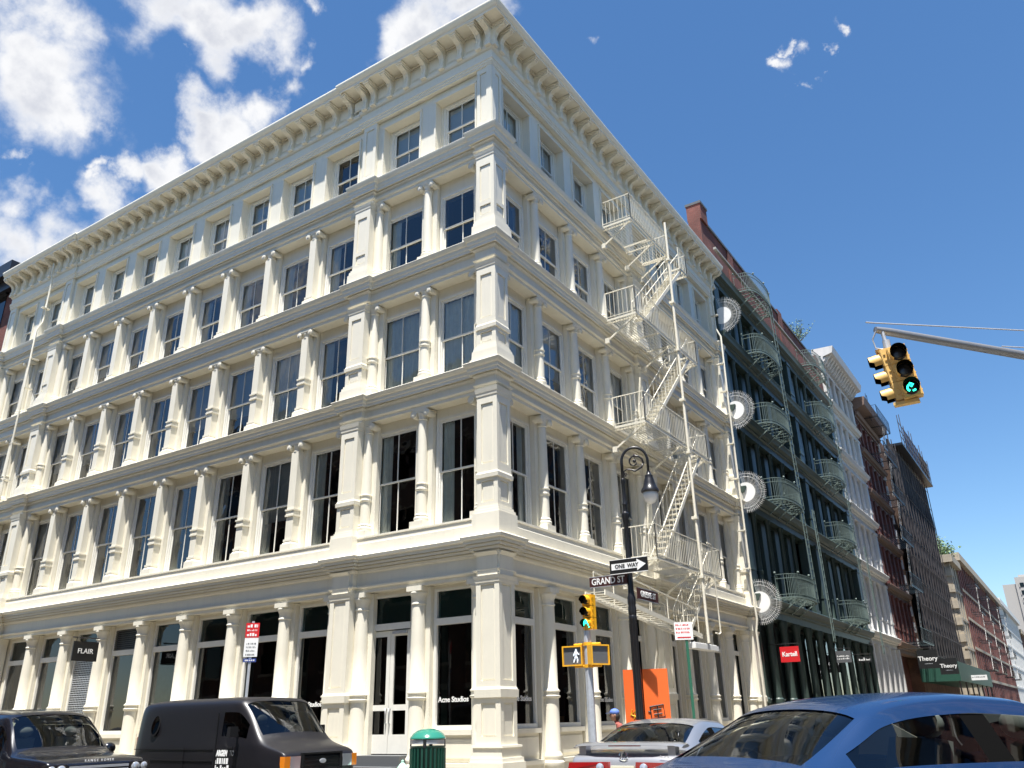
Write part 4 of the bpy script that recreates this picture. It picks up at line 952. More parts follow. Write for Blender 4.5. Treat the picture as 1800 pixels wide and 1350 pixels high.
sh = MB(); nb(sh, 53.2, 77, 0, 2.5, 3.1, 4.4); sh.build('sidewalk_shed', 'hoarding_green', S)
for i in range(7): p_ = MB(); s = 53.6+i*3.8; p_.box(s-.05, s+.05, -2.4, -2.3, 0, 3.1); p_.build('shed_post', 'scaffold_pipe', S)
# ---- corner building beyond the next cross street
T = row('tan_corner_building', 'tan stone corner building with arched windows beyond the netted one')
b_ = MB(); b_.box(86.4, 93.4, 0, 16, 0, 16.6); b_.build('wall', 'stone_tan', T)
cn = MB(); cn.box(86.0, 93.4, -.7, 0, 16.0, 16.8); cn.box(85.8, 86.4, -.7, 16, 16.0, 16.8); cn.build('cornice', 'stone_tan', T)
for j in range(4):
    for i in range(3):
        w_ = MB(); z = 4.6+3.0*j; pts = [(-.55, 0), (.55, 0), (.55, 1.6)]+[(.55*cos(a), 1.6+.4*sin(a)) for a in (pi*.25, pi*.5, pi*.75)]+[(-.55, 1.6)]
        w_.prism([(p[1]+z, p[0]) for p in pts], 'y', -.03, .0); inst(w_.mesh('window', 'far_pane'), 'window', T, (87.7+2.2*i, 0, 0))
    for i in range(5):
        w_ = MB(); z = 4.6+3.0*j; w_.prism([(p[1]+z, p[0]) for p in pts], 'y', -.03, .0); inst(w_.mesh('window', 'far_pane'), 'window', T, (86.4, 2.0+2.8*i, 0), -pi/2)
    c = MB(); c.box(86.25, 93.4, -.30, 0, 4.1+3*j, 4.35+3*j); c.build('string_course', 'stone_tan', T)
pm_ = MB(); pm_.box(-.42, .42, -.26, 0, 0, 16.4); pmm = pm_.mesh('pier', 'stone_tan')
for i in range(4): inst(pmm, 'pier', T, (86.6+2.2*i if i else 86.85, 0, 0))
for i in range(9): q_ = MB(); q_.box(86.26, 87.35, -.32, .4, 1+1.7*i, 1.8+1.7*i); q_.build('quoin', 'stone_tan', T)
def far_block(name, label, s0, s1, h, body, trim, bay=2.2, nf=5, cor=.8):
    t = row(name, label); b_ = MB(); b_.box(s0, s1, 0, 14, 0, h); b_.build('wall', body, t)
    cn = MB(); cn.box(s0, s1, -cor, 0, h-.8, h+.1); cn.build('cornice', trim, t)
    fh = (h-2)/nf; k_ = int((s1-s0)/bay)
    w_ = MB(); w_.box(-.5, .5, -.03, 0, 0, fh*.6); wm_ = w_.mesh('window', 'far_pane'); l_ = MB(); l_.box(-.62, .62, -.15, 0, fh*.6, fh*.6+.22); l_.box(-.6, .6, -.12, 0, -.15, 0); lm = l_.mesh('lintel', trim)
    for j in range(nf):
        for i in range(k_): o = inst(wm_, 'window', t, (s0+bay*(i+.5), 0, 1.6+fh*j)); inst(lm, 'lintel', o)
    pm_ = MB(); pm_.box(-bay*.27, bay*.27, -.34, 0, 0, h-.8); pmm = pm_.mesh('pier', body)
    for i in range(k_+1): inst(pmm, 'pier', t, (s0+bay*i, 0, 0))
    for j in range(nf): c_ = MB(); c_.box(s0, s1, -.40, -.001, 1.0+fh*j, 1.3+fh*j); c_.build('string_course', trim, t)
    return t
far_block('brick_warehouse', 'long red brick building running up the street beyond the tan corner', 93.5, 150, 18.0, 'brick_red', 'stone_tan')
FW = row('iron_fire_escape', 'black iron fire escapes on the long red brick building up the street'); FW['category'] = 'fire escape'
for s0_ in (98.5, 112, 127, 141):
    for j in range(4):
        z = 5.4+3.2*j; g_ = MB(); grating(g_, s0_, s0_+5, .2, 1.4, z, .2); o = g_.build('platform', 'black_metal', FW)
        r_ = MB(); rail_run(r_, (s0_, -1.4, z), (s0_+5, -1.4, z), .9, .3); rail_run(r_, (s0_, -.2, z), (s0_, -1.4, z), .9, .3); inst(r_.mesh('railing', 'black_metal'), 'railing', o)
        if j < 3: ladder(FW, s0_+1, 1.2, z, z+3.2, 2.4, .5, 'black_metal')
far_block('white_warehouse', 'far off white building at the end of the street row', 150.2, 200, 18.6, 'white_stone', 'white_stone')
far_block('brown_warehouse', 'far off brown building closing the street row', 200.2, 320, 17, 'brick_brown', 'stone_tan', 3)
shrub('roof_tree', 'leafy green tree growing on the roof of the tan corner building', (-.9*K, 89.5*K, 16.7*K+ZOFF), 2.4, 3.8, 60, .2, ('leaf_a', 'leaf_b'), 8, 'tree')
TW = thing('apartment_tower', 'pale concrete apartment tower with banded windows far up the street', 'tower', (0, 400, -.3))
b_ = MB(); b_.box(-8.5, 22, 0, 20, 0, 51); b_.box(-3.5, 22, -1, 20, 0, 53.6); b_.box(-2, 1, 3, 8, 53, 55); b_.build('wall', 'tower_panel', TW)
for j in range(3, 18):
    w_ = MB(); w_.box(-2.4, 21, -1.1, -.9, -5+3.2*j, -3.2+3.2*j); w_.build('window_band', 'far_pane', TW)
    for i in range(9): w_ = MB(); w_.box(-2.4+2.0*i, -2.0+2.0*i, -1.25, -.95, -5+3.2*j, -3.2+3.2*j); w_.build('mullion', 'tower_panel', TW)
# ------------------------------------------------------------------ hanging shop signs
def scribble(mb, x0, x1, z, h, y, seed=3):      # print too small to read: a row of uneven strokes
    rn = random.Random(int(seed+z*977+x0*131)); x = x0
    while x < x1:
        w_ = h*rn.choice((.35, .55, .7)); a = rn.choice((0, 0, .35)); mb.box(x, min(x+w_, x1), y-.001, y+.001, z-h/2, z+h/2-a*h); x += w_+h*rn.choice((.22, .25, .6))
def hang_sign(name, label, loc, rz, w_, h, board, txt, size, tmat='text_white', arm=.5, bold=.003, sub=None, sx=1):
    t = thing(name, label, 'sign', loc, rz)
    b_ = MB(); b_.box(-w_/2, w_/2, -.02, .02, -h/2, h/2); b_.build('board', board, t)
    a_ = MB(); a_.tube([(-w_/2-arm, 0, h/2+.12), (w_/2, 0, h/2+.12)], .02, 8)
    for x in (-w_*.4, w_*.4): a_.bar((x, 0, h/2), (x, 0, h/2+.12), .015)
    a_.build('arm', 'black_metal', t)
    if txt:
        me = text_mesh(txt, size, tmat, bold=bold, sx=sx)
        inst(me, 'lettering', t, (0, -.022, .03 if sub else 0)); inst(me, 'lettering', t, (0, .022, .03 if sub else 0), pi)
    if sub:
        u_ = MB(); scribble(u_, -w_*.2, w_*.2, -h*.24, h*.045, -.024); u_.build('lettering', 'galv', t)['kind'] = 'stuff'
    return t
t = hang_sign('hanging_sign', 'red square shop sign on the dark green front', (.80, 22.0, 3.78), 0, .84, .66, 'red_sign', 'Kartell', .27, bold=.008, sx=.92)
t = hang_sign('hanging_sign', 'grey hanging sign beside the red one on the dark green front', (.70, 33, 4.18), 0, .80, .62, 'sign_grey', None, .11, arm=.3); u_ = MB(); scribble(u_, -.34, .30, .03, .07, -.023); scribble(u_, -.34, .30, -.10, .08, -.023); u_.build('lettering', 'text_white', t)['kind'] = 'stuff'
t = hang_sign('hanging_sign', 'black low hanging sign beyond the grey one', (1.72, 33.2, 4.0), 0, .76, .30, 'sign_black', None, .13, arm=1.0); u_ = MB(); scribble(u_, -.28, .30, -.02, .09, -.023); u_.box(-.05, .04, -.024, -.022, .04, .07); u_.build('lettering', 'text_white', t)['kind'] = 'stuff'
hang_sign('hanging_sign', 'black square sign hung in front of the netted building', (2.68, 50, 4.68), 0, 1.34, 1.26, 'sign_black', 'Theory', .42, arm=1.6, bold=.006, sub='outlet')
hang_sign('hanging_sign', 'black square sign in front of the green sidewalk shed', (3.86, 50.4, 4.16), 0, 1.16, 1.06, 'sign_black', 'Theory', .36, arm=.6, bold=.006, sub='men')
t = thing('shed_notice', 'white notice board on the green sidewalk shed', 'sign', (3.6, 72.5, 4.0), 0); b_ = MB(); b_.box(-.7, .7, -.03, .03, -.22, .22); b_.build('board', 'text_white', t); u_ = MB(); scribble(u_, -.55, .55, .05, .10, -.033); u_.build('lettering', 'sign_grey', t)['kind'] = 'stuff'
t = hang_sign('hanging_sign', 'black square sign with white serif letters hung from a bracket over the shops', (-15.9, -1.05, 3.68), pi/2, .86, .62, 'sign_black', 'FLAIR', .22, arm=.06, bold=.002)
# ------------------------------------------------------------------ lamp post with its street signs
LP = thing('street_lamp', 'black iron crook street lamp carrying street name signs', 'street lamp', (4.30, -1.57, -.15))
m_ = MB(); m_.lathe([(0.167, 0), (0.167, .12), (0.143, .16), (0.136, .5), (0.149, .55), (0.118, .62), (0.093, .9), (0.105, .96), (0.087, 1.05), (0.077, 1.6), (0.073, 3.25), (0.084, 3.28), (0.084, 3.34), (0.074, 3.36), (0.084, 3.42), (0.084, 3.5), (0.074, 3.55), (0.084, 3.6), (0.084, 3.7), (0.068, 3.75), (0.059, 3.82), (0.053, 4.6), (0.048, 5.2), (0.062, 5.24), (0.071, 5.32), (0.087, 5.38), (0.087, 5.42), (0.046, 5.46), (0.043, 5.6), (0.053, 5.62), (0.037, 5.68), (0.034, 6.05), (0.046, 6.08), (0.046, 6.16), (0.031, 6.18)], (0, 0), 20)
for i in range(8):
    a = 2*pi*i/8; m_.box(.073*cos(a)-.008, .073*cos(a)+.008, .073*sin(a)-.008, .073*sin(a)+.008, 1.1, 3.2)
m_.build('post', 'black_metal', LP, smooth=35)
ax = Vector((.92, .39, 0)).normalized()          # the crook leans out over the kerb
def cp(x, z): return (ax.x*x, ax.y*x, z)
R0 = .275
c_ = MB(); c_.tube([cp(0, 6.15), cp(0, 6.55)]+[cp(R0-R0*cos(pi*i/16), 6.55+R0*1.1*sin(pi*i/16)) for i in range(1, 17)]+[cp(2*R0, 6.2)], [.032]*2+[.030]*16+[.026], 10)
c_.build('crook', 'black_metal', LP, smooth=True)
c_ = MB()
sp = [cp(R0+.14*cos(-.2+t_*.55)*(1-t_/14)*1.35, 6.52+.14*sin(-.2+t_*.55)*(1-t_/14)*1.35) for t_ in range(13)]
c_.tube(sp, [.022-.0008*i for i in range(13)], 7)
c_.tube([cp(.06, 6.24), cp(.03, 6.33), cp(.10, 6.38), cp(.20, 6.36), cp(R0, 6.33), cp(R0+.14, 6.40), cp(R0+.185, 6.5)], [.012, .016, .016, .018, .02, .02, .02], 7)
c_.tube([cp(.06+.035*cos(a), 6.26+.035*sin(a)) for a in [i*.7 for i in range(9)]], .011, 6); c_.sphere(cp(R0, 6.55), .04, 8, 6); c_.sphere(cp(R0, 6.68), .022, 8, 6); c_.tube([cp(R0, 6.58), cp(R0, 6.68)], .008, 5)
c_.build('scrollwork', 'black_metal', LP, smooth=True)
ctr = cp(2*R0, 0)
m_ = MB(); m_.lathe([(.17, 5.84), (.19, 5.86), (.185, 5.90), (.15, 5.95), (.125, 6.03), (.10, 6.13), (.085, 6.17), (.085, 6.21), (.05, 6.24), (.04, 6.30)], (ctr[0], ctr[1]), 20); m_.build('lamp_hood', 'black_metal', LP, smooth=40)
m_ = MB(); m_.lathe([(.02, 5.60), (.08, 5.625), (.125, 5.68), (.15, 5.76), (.155, 5.84)], (ctr[0], ctr[1]), 20); m_.build('globe', 'globe', LP, smooth=True)
def street_sign(name, label, loc, rz, w_, h, board, txt, size, border=True, bold=.004, sx=1):
    t = thing(name, label, 'street sign', loc, rz)
    b_ = MB(); b_.box(-w_/2, w_/2, -.012, .012, -h/2, h/2); b_.build('board', board, t)
    me = text_mesh(txt, size, 'text_white', bold=bold, sx=sx); inst(me, 'lettering', t, (0, -.0145, 0)); inst(me, 'lettering', t, (0, .0145, 0), pi)
    if border:
        f_ = MB()
        for z in (-h/2+.006, h/2-.006): f_.box(-w_/2, w_/2, -.014, .014, z-.006, z+.006)
        f_.build('edge_strip', 'galv', t)
    return t
street_sign('street_sign', 'brown street name sign reading along the cross street, left of the lamp post', (3.83, -1.62, 3.93), 0, .86, .22, 'sign_brown', 'GRAND ST', .185, sx=.84, bold=.003)
street_sign('street_sign', 'brown street name sign on the far side of the lamp post, lower than the other', (4.36, -.90, 3.66), pi/2, 1.0, .24, 'sign_brown', 'GREENE ST', .17, sx=.88, bold=.002)
OW = thing('one_way_sign', 'black and white one way arrow sign on the lamp post', 'street sign', (4.36, -1.72, 4.17), 0)
b_ = MB(); b_.box(-.42, .42, -.01, .01, -.145, .145); b_.build('board', 'sign_black', OW)
a_ = MB(); a_.prism([(.062, -.38), (.062, .19), (.115, .19), (0, .385), (-.115, .19), (-.062, .19), (-.062, -.38)], 'y', -.015, -.010); me = a_.mesh('arrow', 'text_white'); fix_normals(me); inst(me, 'arrow', OW)
inst(text_mesh('ONE  WAY', .105, 'text_black', extrude=.002, bold=.003), 'lettering', OW, (-.04, -.0175, 0))
f_ = MB()
for z in (-.142, .142): f_.box(-.42, .42, -.013, .012, z-.005, z+.005)
f_.build('edge_strip', 'text_white', OW)
# orange boards leaning behind the lamp post
for nm, lab, p0, p1, marks in (('orange_board', 'orange plywood sheet with yellow scrawl left of the lamp post', (3.86, -1.28), (4.22, -1.20), 'y'), ('orange_board', 'orange plywood sheet with black square scrawl right of the lamp post', (4.24, -1.19), (4.70, -1.02), 'k')):
    d = Vector((p1[0]-p0[0], p1[1]-p0[1])); t = thing(nm, lab, 'board', (p0[0], p0[1], -.15), atan2(d.y, d.x), 'orange boards behind the lamp post')
    b_ = MB(); b_.box(0, d.length, -.01, .01, .75, 2.36); b_.box(.04, .07, -.03, .03, 0, .8); b_.box(d.length-.07, d.length-.04, -.03, .03, 0, .8); b_.build('sheet', 'orange_ply', t)
    s_ = MB()
    def stroke(pts, r=.012): s_.tube([(x, -.014, z) for x, z in pts], r, 5)
    if marks == 'k':
        stroke([(.10, 1.66), (.36, 1.70), (.38, 1.48), (.12, 1.44), (.10, 1.66)], .014); stroke([(.16, 1.60), (.32, 1.62)]); stroke([(.17, 1.52), (.33, 1.54)]); stroke([(.24, 1.68), (.25, 1.46)]); stroke([(.06, 1.58), (.12, 1.56)])
        s_.build('scrawl', 'text_black', t)
    else:
        stroke([(.14, 1.62), (.10, 1.52), (.20, 1.60), (.16, 1.44), (.26, 1.58)]); stroke([(.22, 1.72), (.24, 1.48), (.30, 1.66), (.28, 1.5)]); stroke([(.12, 1.52), (.28, 1.46), (.20, 1.38)])
        s_.build('scrawl', 'yellow_scrawl', t)
# ------------------------------------------------------------------ traffic signals
def signal_head(parent, loc, rz, body, lens=.10, lit='green', pitch=.23, arrow=False, tilt=0):
    """three-section head facing local -Y"""
    h = MB(); w_ = lens*1.18
    for i in range(3):
        z = -i*pitch; h.box(-w_, w_, 0, .16, z-pitch/2+.004, z+pitch/2-.004); h.box(-w_*.9, w_*.9, -.012, .0, z-pitch/2+.015, z+pitch/2-.015)
    h.box(-w_*.5, w_*.5, .16, .19, -2*pitch-.08, .08)
    for sx in (-1, 1):
        for i in range(3): h.box(sx*w_, sx*(w_+.014), .03, .06, -i*pitch-.06, -i*pitch-.04); h.box(sx*w_, sx*(w_+.014), .03, .06, -i*pitch+.04, -i*pitch+.06)
    o = h.build('signal_head', body, parent, loc, rz)
    for i in range(3):
        z = -i*pitch
        v = MB(); n = 18; vv = []; ff = []; a0, a1 = -.75, pi+.75
        for k_ in range(n+1):
            a = a0+(a1-a0)*k_/n; vv += [(lens*1.06*cos(a), -.012, z+lens*1.06*sin(a)), (lens*1.03*cos(a), -.012-lens*(1.55 if sin(a) > -.2 else 1.0), z+lens*1.03*sin(a)-.008)]
        for k_ in range(n): ff.append((2*k_, 2*k_+1, 2*k_+3, 2*k_+2))
        nv = len(vv); inner = [(x*.97, y, (zz-z)*.97+z) for x, y, zz in vv]
        v.add(vv, ff); me = v.mesh('visor', body, True); vo = inst(me, 'visor', o)
        v2 = MB(); v2.add(inner, [tuple(reversed(q)) for q in ff]); inst(v2.mesh('visor_lining', 'visor_black', True), 'visor_lining', o)
        l_ = MB(); l_.lathe([(lens, 0), (lens, .01), (lens*.6, .022), (.005, .028)], (0, 0), 20); l_.xf(Matrix.Translation((0, -.006, z)) @ Matrix.Rotation(pi/2, 4, 'X'))
        on = (lit == 'green' and i == 2)
        inst(l_.mesh('lens', 'green_light' if on and not arrow else 'lens_off', True), 'lens', o)
        if on and arrow:
            a_ = MB(); r_ = lens*.62
            a_.tube([(r_*.75*cos(t_), -.034, z-.1*lens+r_*.75*sin(t_)) for t_ in [pi*.55+i_*.33 for i_ in range(8)]], lens*.13, 6)
            a_.tube([(-r_*.1, -.034, z+r_*.95), (r_*.55, -.034, z+r_*.5), (r_*.0, -.034, z+r_*.05)], lens*.12, 6)
            a_.tube([(r_*.1, -.034, z-r_*.9), (r_*.7, -.034, z-r_*.75)], lens*.12, 6)
            inst(a_.mesh('arrow', 'green_light', True), 'arrow', o)
    return o
SP = thing('signal_pole', 'grey signal pole with yellow traffic light and two walk signals', 'traffic signal', (3.95, -2.87, -.15))
m_ = MB(); m_.lathe([(.16, 0), (.16, .3), (.09, .42), (.078, .6), (.07, 2.9), (.06, 3.0)], (0, 0), 16); m_.build('pole', 'galv', SP, smooth=40)
m_ = MB(); m_.lathe([(.05, 2.95), (.05, 3.12)], (0, 0), 12); m_.build('mount', 'signal_yellow', SP, smooth=40)
signal_head(SP, (.02, .0, 3.56), radians(-12)+radians(8), 'signal_yellow', .085, 'green', .215)
def walk_head(parent, loc, rz, lit):
    h = MB(); h.box(-.19, .19, 0, .13, -.17, .17); h.box(-.20, .20, -.03, 0, .155, .18); h.box(-.20, .20, -.03, 0, -.18, -.155); h.box(-.20, -.175, -.03, 0, -.155, .155); h.box(.175, .20, -.03, 0, -.155, .155)
    o = h.build('walk_signal', 'signal_yellow', parent, loc, rz)
    f_ = MB(); f_.box(-.172, .172, -.006, .0, -.152, .152); inst(f_.mesh('screen', 'sign_grey'), 'screen', o)
    if lit:
        p_ = MB(); y = -.012
        p_.sphere((.075, y, .105), .021, 8, 6, (1, .3, 1))
        for a, b, r_ in (((.075, .08), (.068, .0), .024), ((.07, .0), (.10, -.06), .015), ((.10, -.06), (.095, -.125), .012), ((.066, .0), (.045, -.06), .015), ((.045, -.06), (.02, -.12), .012), ((.07, .065), (.03, .03), .012), ((.03, .03), (.025, -.005), .010), ((.08, .065), (.115, .03), .012), ((.115, .03), (.135, .02), .010)):
            p_.tube([(a[0], y, a[1]), (b[0], y, b[1])], r_, 6)
        inst(p_.mesh('walking_figure', 'walk_light', True), 'walking_figure', o)
    return o
walk_head(SP, (-.30, -.06, 2.56), radians(8), True); walk_head(SP, (.24, .0, 2.56), radians(62), False)
m_ = MB(); m_.tube([(-.30, .02, 2.76), (0, 0, 2.76), (.24, .05, 2.76)], .022, 8); m_.tube([(-.30, .02, 2.37), (0, 0, 2.37), (.24, .05, 2.37)], .022, 8)
for z in (2.37, 2.76): m_.lathe([(.085, z-.03), (.085, z+.03)], (0, 0), 14)
m_.build('bracket', 'signal_yellow', SP, smooth=40)
MA = thing('mast_arm_signal', 'yellow twin traffic signal hanging from a long grey mast arm', 'traffic signal', (15.4, 1.6, -.15))
tip = Vector((10.02-15.4, -4.05-1.6, 6.93+.15)); pole_top = Vector((0, 0, 6.45))
m_ = MB(); m_.lathe([(.22, 0), (.22, .5), (.13, .6), (.115, 7.6), (.08, 7.7)], (0, 0), 16); m_.build('pole', 'galv', MA, smooth=40)
m_ = MB(); m_.tube([pole_top+(tip-pole_top)*f_ for f_ in (0, .25, .5, .75, .97, 1.0)], [.085, .08, .075, .07, .065, .05], 14); m_.build('arm', 'arm_steel', MA, smooth=40)
m_ = MB(); m_.tube([(0, 0, 7.55), tuple(tip+Vector((.0, .0, .12)))], .011, 6); m_.tube([(0, 0, 7.2), tuple(tip*.70+pole_top*.30+Vector((0, 0, .10)))], .010, 6); m_.tube([tuple(tip+Vector((0, 0, .12))), tuple(tip+Vector((-.10, -.12, .11)))], .012, 6); m_.build('guy_wire', 'galv', MA)
hp = tip+Vector((.08, .06, 0))
m_ = MB(); m_.tube([tuple(hp), tuple(hp+Vector((.02, 0, -.22)))], .03, 10); m_.lathe([(.055, hp.z-.36), (.055, hp.z-.20)], (hp.x+.03, hp.y), 12); m_.tube([tuple(hp+Vector((-.08, -.05, -.03))), tuple(hp+Vector((-.15, -.05, -.15))), tuple(hp+Vector((-.13, -.04, -.30))), tuple(hp+Vector((-.03, -.02, -.34)))], .012, 6); m_.build('hanger', 'galv', MA, smooth=40)
ctr_ = hp+Vector((.05, .0, -.50))
h1 = signal_head(MA, tuple(ctr_+Vector((.12, -.10, 0))), radians(10), 'signal_pale', .115, 'green', .29, True); h1.rotation_euler.y = -.13
h2 = signal_head(MA, tuple(ctr_+Vector((-.14, .06, 0))), radians(-80), 'signal_pale', .115, None, .29); h2.rotation_euler.x = .13
m_ = MB()
m_.box(ctr_.x-.20, ctr_.x+.16, ctr_.y-.02, ctr_.y+.10, ctr_.z+.13, ctr_.z+.18); m_.build('crossbar', 'signal_pale', MA); m_ = MB(); m_.box(ctr_.x-.10, ctr_.x+.26, ctr_.y-.02, ctr_.y+.10, ctr_.z-.78, ctr_.z-.73); m_.build('crossbar', 'signal_pale', MA)
# ------------------------------------------------------------------ parking signs, bin, hydrant
def notice(parent, w_, h, z, board, lines, band=None, y=-.02):
    b_ = MB(); b_.box(-w_/2, w_/2, y-.003, y, z-h/2, z+h/2); o = b_.build('sign_plate', board, parent)
    return o
PA = thing('parking_sign', 'red and white parking sign on a grey post behind the black van', 'street sign', (-4.95, -3.3, -.15), radians(40))
m_ = MB(); m_.box(-.03, .03, -.018, .018, 0, 3.8); m_.build('post', 'galv', PA)
b_ = MB(); b_.box(-.16, .16, -.026, -.02, 3.42, 3.76); b_.build('sign_plate', 'red_sign', PA); b_ = MB(); b_.box(-.16, .16, -.026, -.02, 2.98, 3.41); b_.build('sign_plate', 'text_white', PA); b_ = MB(); b_.box(-.15, .15, -.03, -.02, 2.86, 2.94); b_.build('sign_plate', mat('sign_blue', (.02, .05, .25), .5), PA)
u_ = MB()
for z, h_ in ((3.69, .07), (3.59, .04), (3.49, .07)): scribble(u_, -.12, .12, z, h_, -.028)
u_.build('lettering', 'text_white', PA)['kind'] = 'stuff'; u_ = MB()
for z in (3.28, 3.20, 3.12, 3.03): scribble(u_, -.11, .11, z, .035, -.028)
u_.build('lettering', 'sign_grey', PA)['kind'] = 'stuff'; u_ = MB(); scribble(u_, -.11, .11, 2.90, .035, -.032); u_.build('lettering', 'text_white', PA)['kind'] = 'stuff'
PB = thing('parking_sign', 'small white sign with red writing on a green post by the swing stair', 'street sign', (4.30, 1.15, -.15), radians(28))
m_ = MB(); m_.box(-.03, .03, -.02, .02, 0, 3.4); m_.build('post', 'green_post', PB)
b_ = MB(); b_.box(-.25, .15, -.03, -.022, 3.06, 3.44); b_.build('sign_plate', 'text_white', PB)
u_ = MB()
for z in (3.38, 3.30, 3.22): scribble(u_, -.22, .09, z, .035, -.032)
u_.build('lettering', 'red_sign', PB)['kind'] = 'stuff'
b_ = MB(); b_.box(-.2, .1, -.034, -.03, 3.10, 3.125); b_.build('arrow', 'red_sign', PB)
TR = thing('litter_bin', 'round green slatted litter bin with domed lid at the kerb', 'litter bin', (.62, -3.42, -.15))
m_ = MB(); m_.lathe([(.31, 0), (.31, .06), (.325, .08), (.33, 1.0), (.345, 1.02), (.345, 1.04)], (0, 0), 28); m_.build('drum', 'green_can', TR, smooth=40)
sl = MB(); sl.box(-.018, .018, -.012, .012, .08, 1.0); slm = sl.mesh('slat', 'green_can')
for i in range(26): a = 2*pi*i/26; inst(slm, 'slat', TR, (.338*cos(a), .338*sin(a), 0), a+pi/2)
m_ = MB(); m_.lathe([(.335, 1.08), (.335, 1.15)], (0, 0), 28); m_.build('band', 'galv', TR, smooth=40)
for i in range(4): a = .5+pi/2*i; m_ = MB(); m_.box(-.03, .03, -.01, .01, 1.02, 1.18); inst(m_.mesh('lid_bracket', 'black_metal'), 'lid_bracket', TR, (.335*cos(a), .335*sin(a), 0), a+pi/2)
m_ = MB(); m_.lathe([(.35, 1.16), (.352, 1.18), (.34, 1.20), (.29, 1.265), (.21, 1.315), (.11, 1.345), (.01, 1.352)], (0, 0), 28); m_.build('lid', 'green_dome', TR, smooth=True)
HY = thing('fire_hydrant', 'pale mint fire hydrant beside the litter bin', 'hydrant', (.02, -3.45, -.15))
m_ = MB(); m_.lathe([(.17, 0), (.17, .05), (.12, .07), (.11, .5), (.14, .52), (.14, .57), (.12, .6), (.10, .66), (.06, .71), (.03, .74), (.03, .78), (.005, .79)], (0, 0), 18); m_.build('barrel', 'mint', HY, smooth=40)
for a in (0, pi, -pi/2):
    m_ = MB(); m_.lathe([(.055, 0), (.055, .06), (.07, .065), (.07, .10), (.02, .11)], (0, 0), 12); m_.xf(Matrix.Rotation(a, 4, 'Z') @ Matrix.Translation((.10, 0, .42)) @ Matrix.Rotation(pi/2, 4, 'Y')); m_.build('outlet', 'mint', HY, smooth=40)
# west neighbour on Grand Street
plain_block('brick_building', 'dark red brick building adjoining the west end of the cream building', -52, -24.86*K-.02, .3, 16, 24.2, 'S', 'brick_red', 'black_metal')
# ------------------------------------------------------------------ vehicles
def paint(name, col, rough=.25, metal=.0, coat=1.0, flake=.0):
    m = mat(name, col, rough, metal, coat=coat, var=.03, vscale=3); return m
paint('paint_blue', (.012, .042, .125), .26, .35, .6); paint('paint_silver', (.36, .37, .395), .34, .6); paint('paint_black', (.006, .006, .009), .22, 0); paint('paint_van', (.007, .0065, .009), .42, 0, .15)
mat('car_trim', (.008, .008, .009), .6, spec=.25); mat('chrome', (.7, .71, .73), .12, metal=1); mat('tyre', (.02, .02, .021), .85); mat('rim', (.45, .46, .48), .3, metal=.9)
mat('amber', (.75, .22, .01), .2, coat=.8); mat('tail_red', (.30, .008, .010), .15, coat=1.0); mat('lamp_clear', (.55, .57, .6), .08, metal=.6, coat=1); mat('seat_grey', (.16, .16, .165), .85); mat('seat_black', (.02, .02, .022), .8)
glass('car_glass', (.66, .72, .68), 1.4); glass('car_glass_dark', (.10, .11, .11), 1.5)
mat('plate', (.75, .72, .55), .5)
# a car is lofted from cross sections; every ring has the same 11 points from sill to roof centre line
def loft_car(root, secs, glassrule, mats_, subd=2, gdark='car_glass'):
    """secs: list of (x, [(y,z)*11]) nose to tail; glassrule(i, j)-> part index; mats_: [(part name, material)]"""
    n = len(secs); k = len(secs[0][1]); v = []; f = []; fm = []
    for x, ring in secs:
        for q in ring:
            y, z = q[0], q[1]; dx = q[2] if len(q) > 2 else 0
            v.append((x+dx, -y, z))
        for q in reversed(ring[:-1]):
            y, z = q[0], q[1]; dx = q[2] if len(q) > 2 else 0
            v.append((x+dx, y, z))
    m = 2*k-1
    for i in range(n-1):
        for j in range(m-1):
            jj = j if j < k-1 else m-2-j
            f.append((i*m+j, (i+1)*m+j, (i+1)*m+j+1, i*m+j+1)); fm.append(glassrule(i, jj))
    f.append(tuple(range(m))); fm.append(0); f.append(tuple((n-1)*m+j for j in range(m-1, -1, -1))); fm.append(0)
    me = bpy.data.meshes.new('tmp'); me.from_pydata(v, [], f); me.update()
    for p, q in zip(me.polygons, fm): p.material_index = q
    for nm, ma in mats_: me.materials.append(MATS[ma])
    ob = bpy.data.objects.new('tmp', me); COL.objects.link(ob); md = ob.modifiers.new('s', 'SUBSURF'); md.levels = subd; md.render_levels = subd
    dg = bpy.context.evaluated_depsgraph_get(); em = bpy.data.meshes.new_from_object(ob.evaluated_get(dg)); bpy.data.objects.remove(ob)
    parts = {}
    bm = bmesh.new(); bm.from_mesh(em); bmesh.ops.recalc_face_normals(bm, faces=bm.faces); bm.faces.ensure_lookup_table()
    for idx, (nm, ma) in enumerate(mats_):
        faces = [q for q in bm.faces if q.material_index == idx]
        if not faces: continue
        # split into connected islands so that each pane is its own part
        left = set(faces)
        while left:
            seed = left.pop(); isl = [seed]; st = [seed]
            while st:
                c = st.pop()
                for e in c.edges:
                    for q in e.link_faces:
                        if q in left: left.remove(q); isl.append(q); st.append(q)
            vm = {}; vv = []; ff = []
            for q in isl:
                ids = []
                for vt in q.verts:
                    if vt.index not in vm:
                        vm[vt.index] = len(vv); p = vt.co.copy()
                        if idx: p -= vt.normal*.008
                        vv.append(tuple(p))
                    ids.append(vm[vt.index])
                ff.append(tuple(ids))
            mb = MB(); mb.v = vv; mb.f = ff
            mb.build(nm, ma, root, smooth=True)
    bm.free()
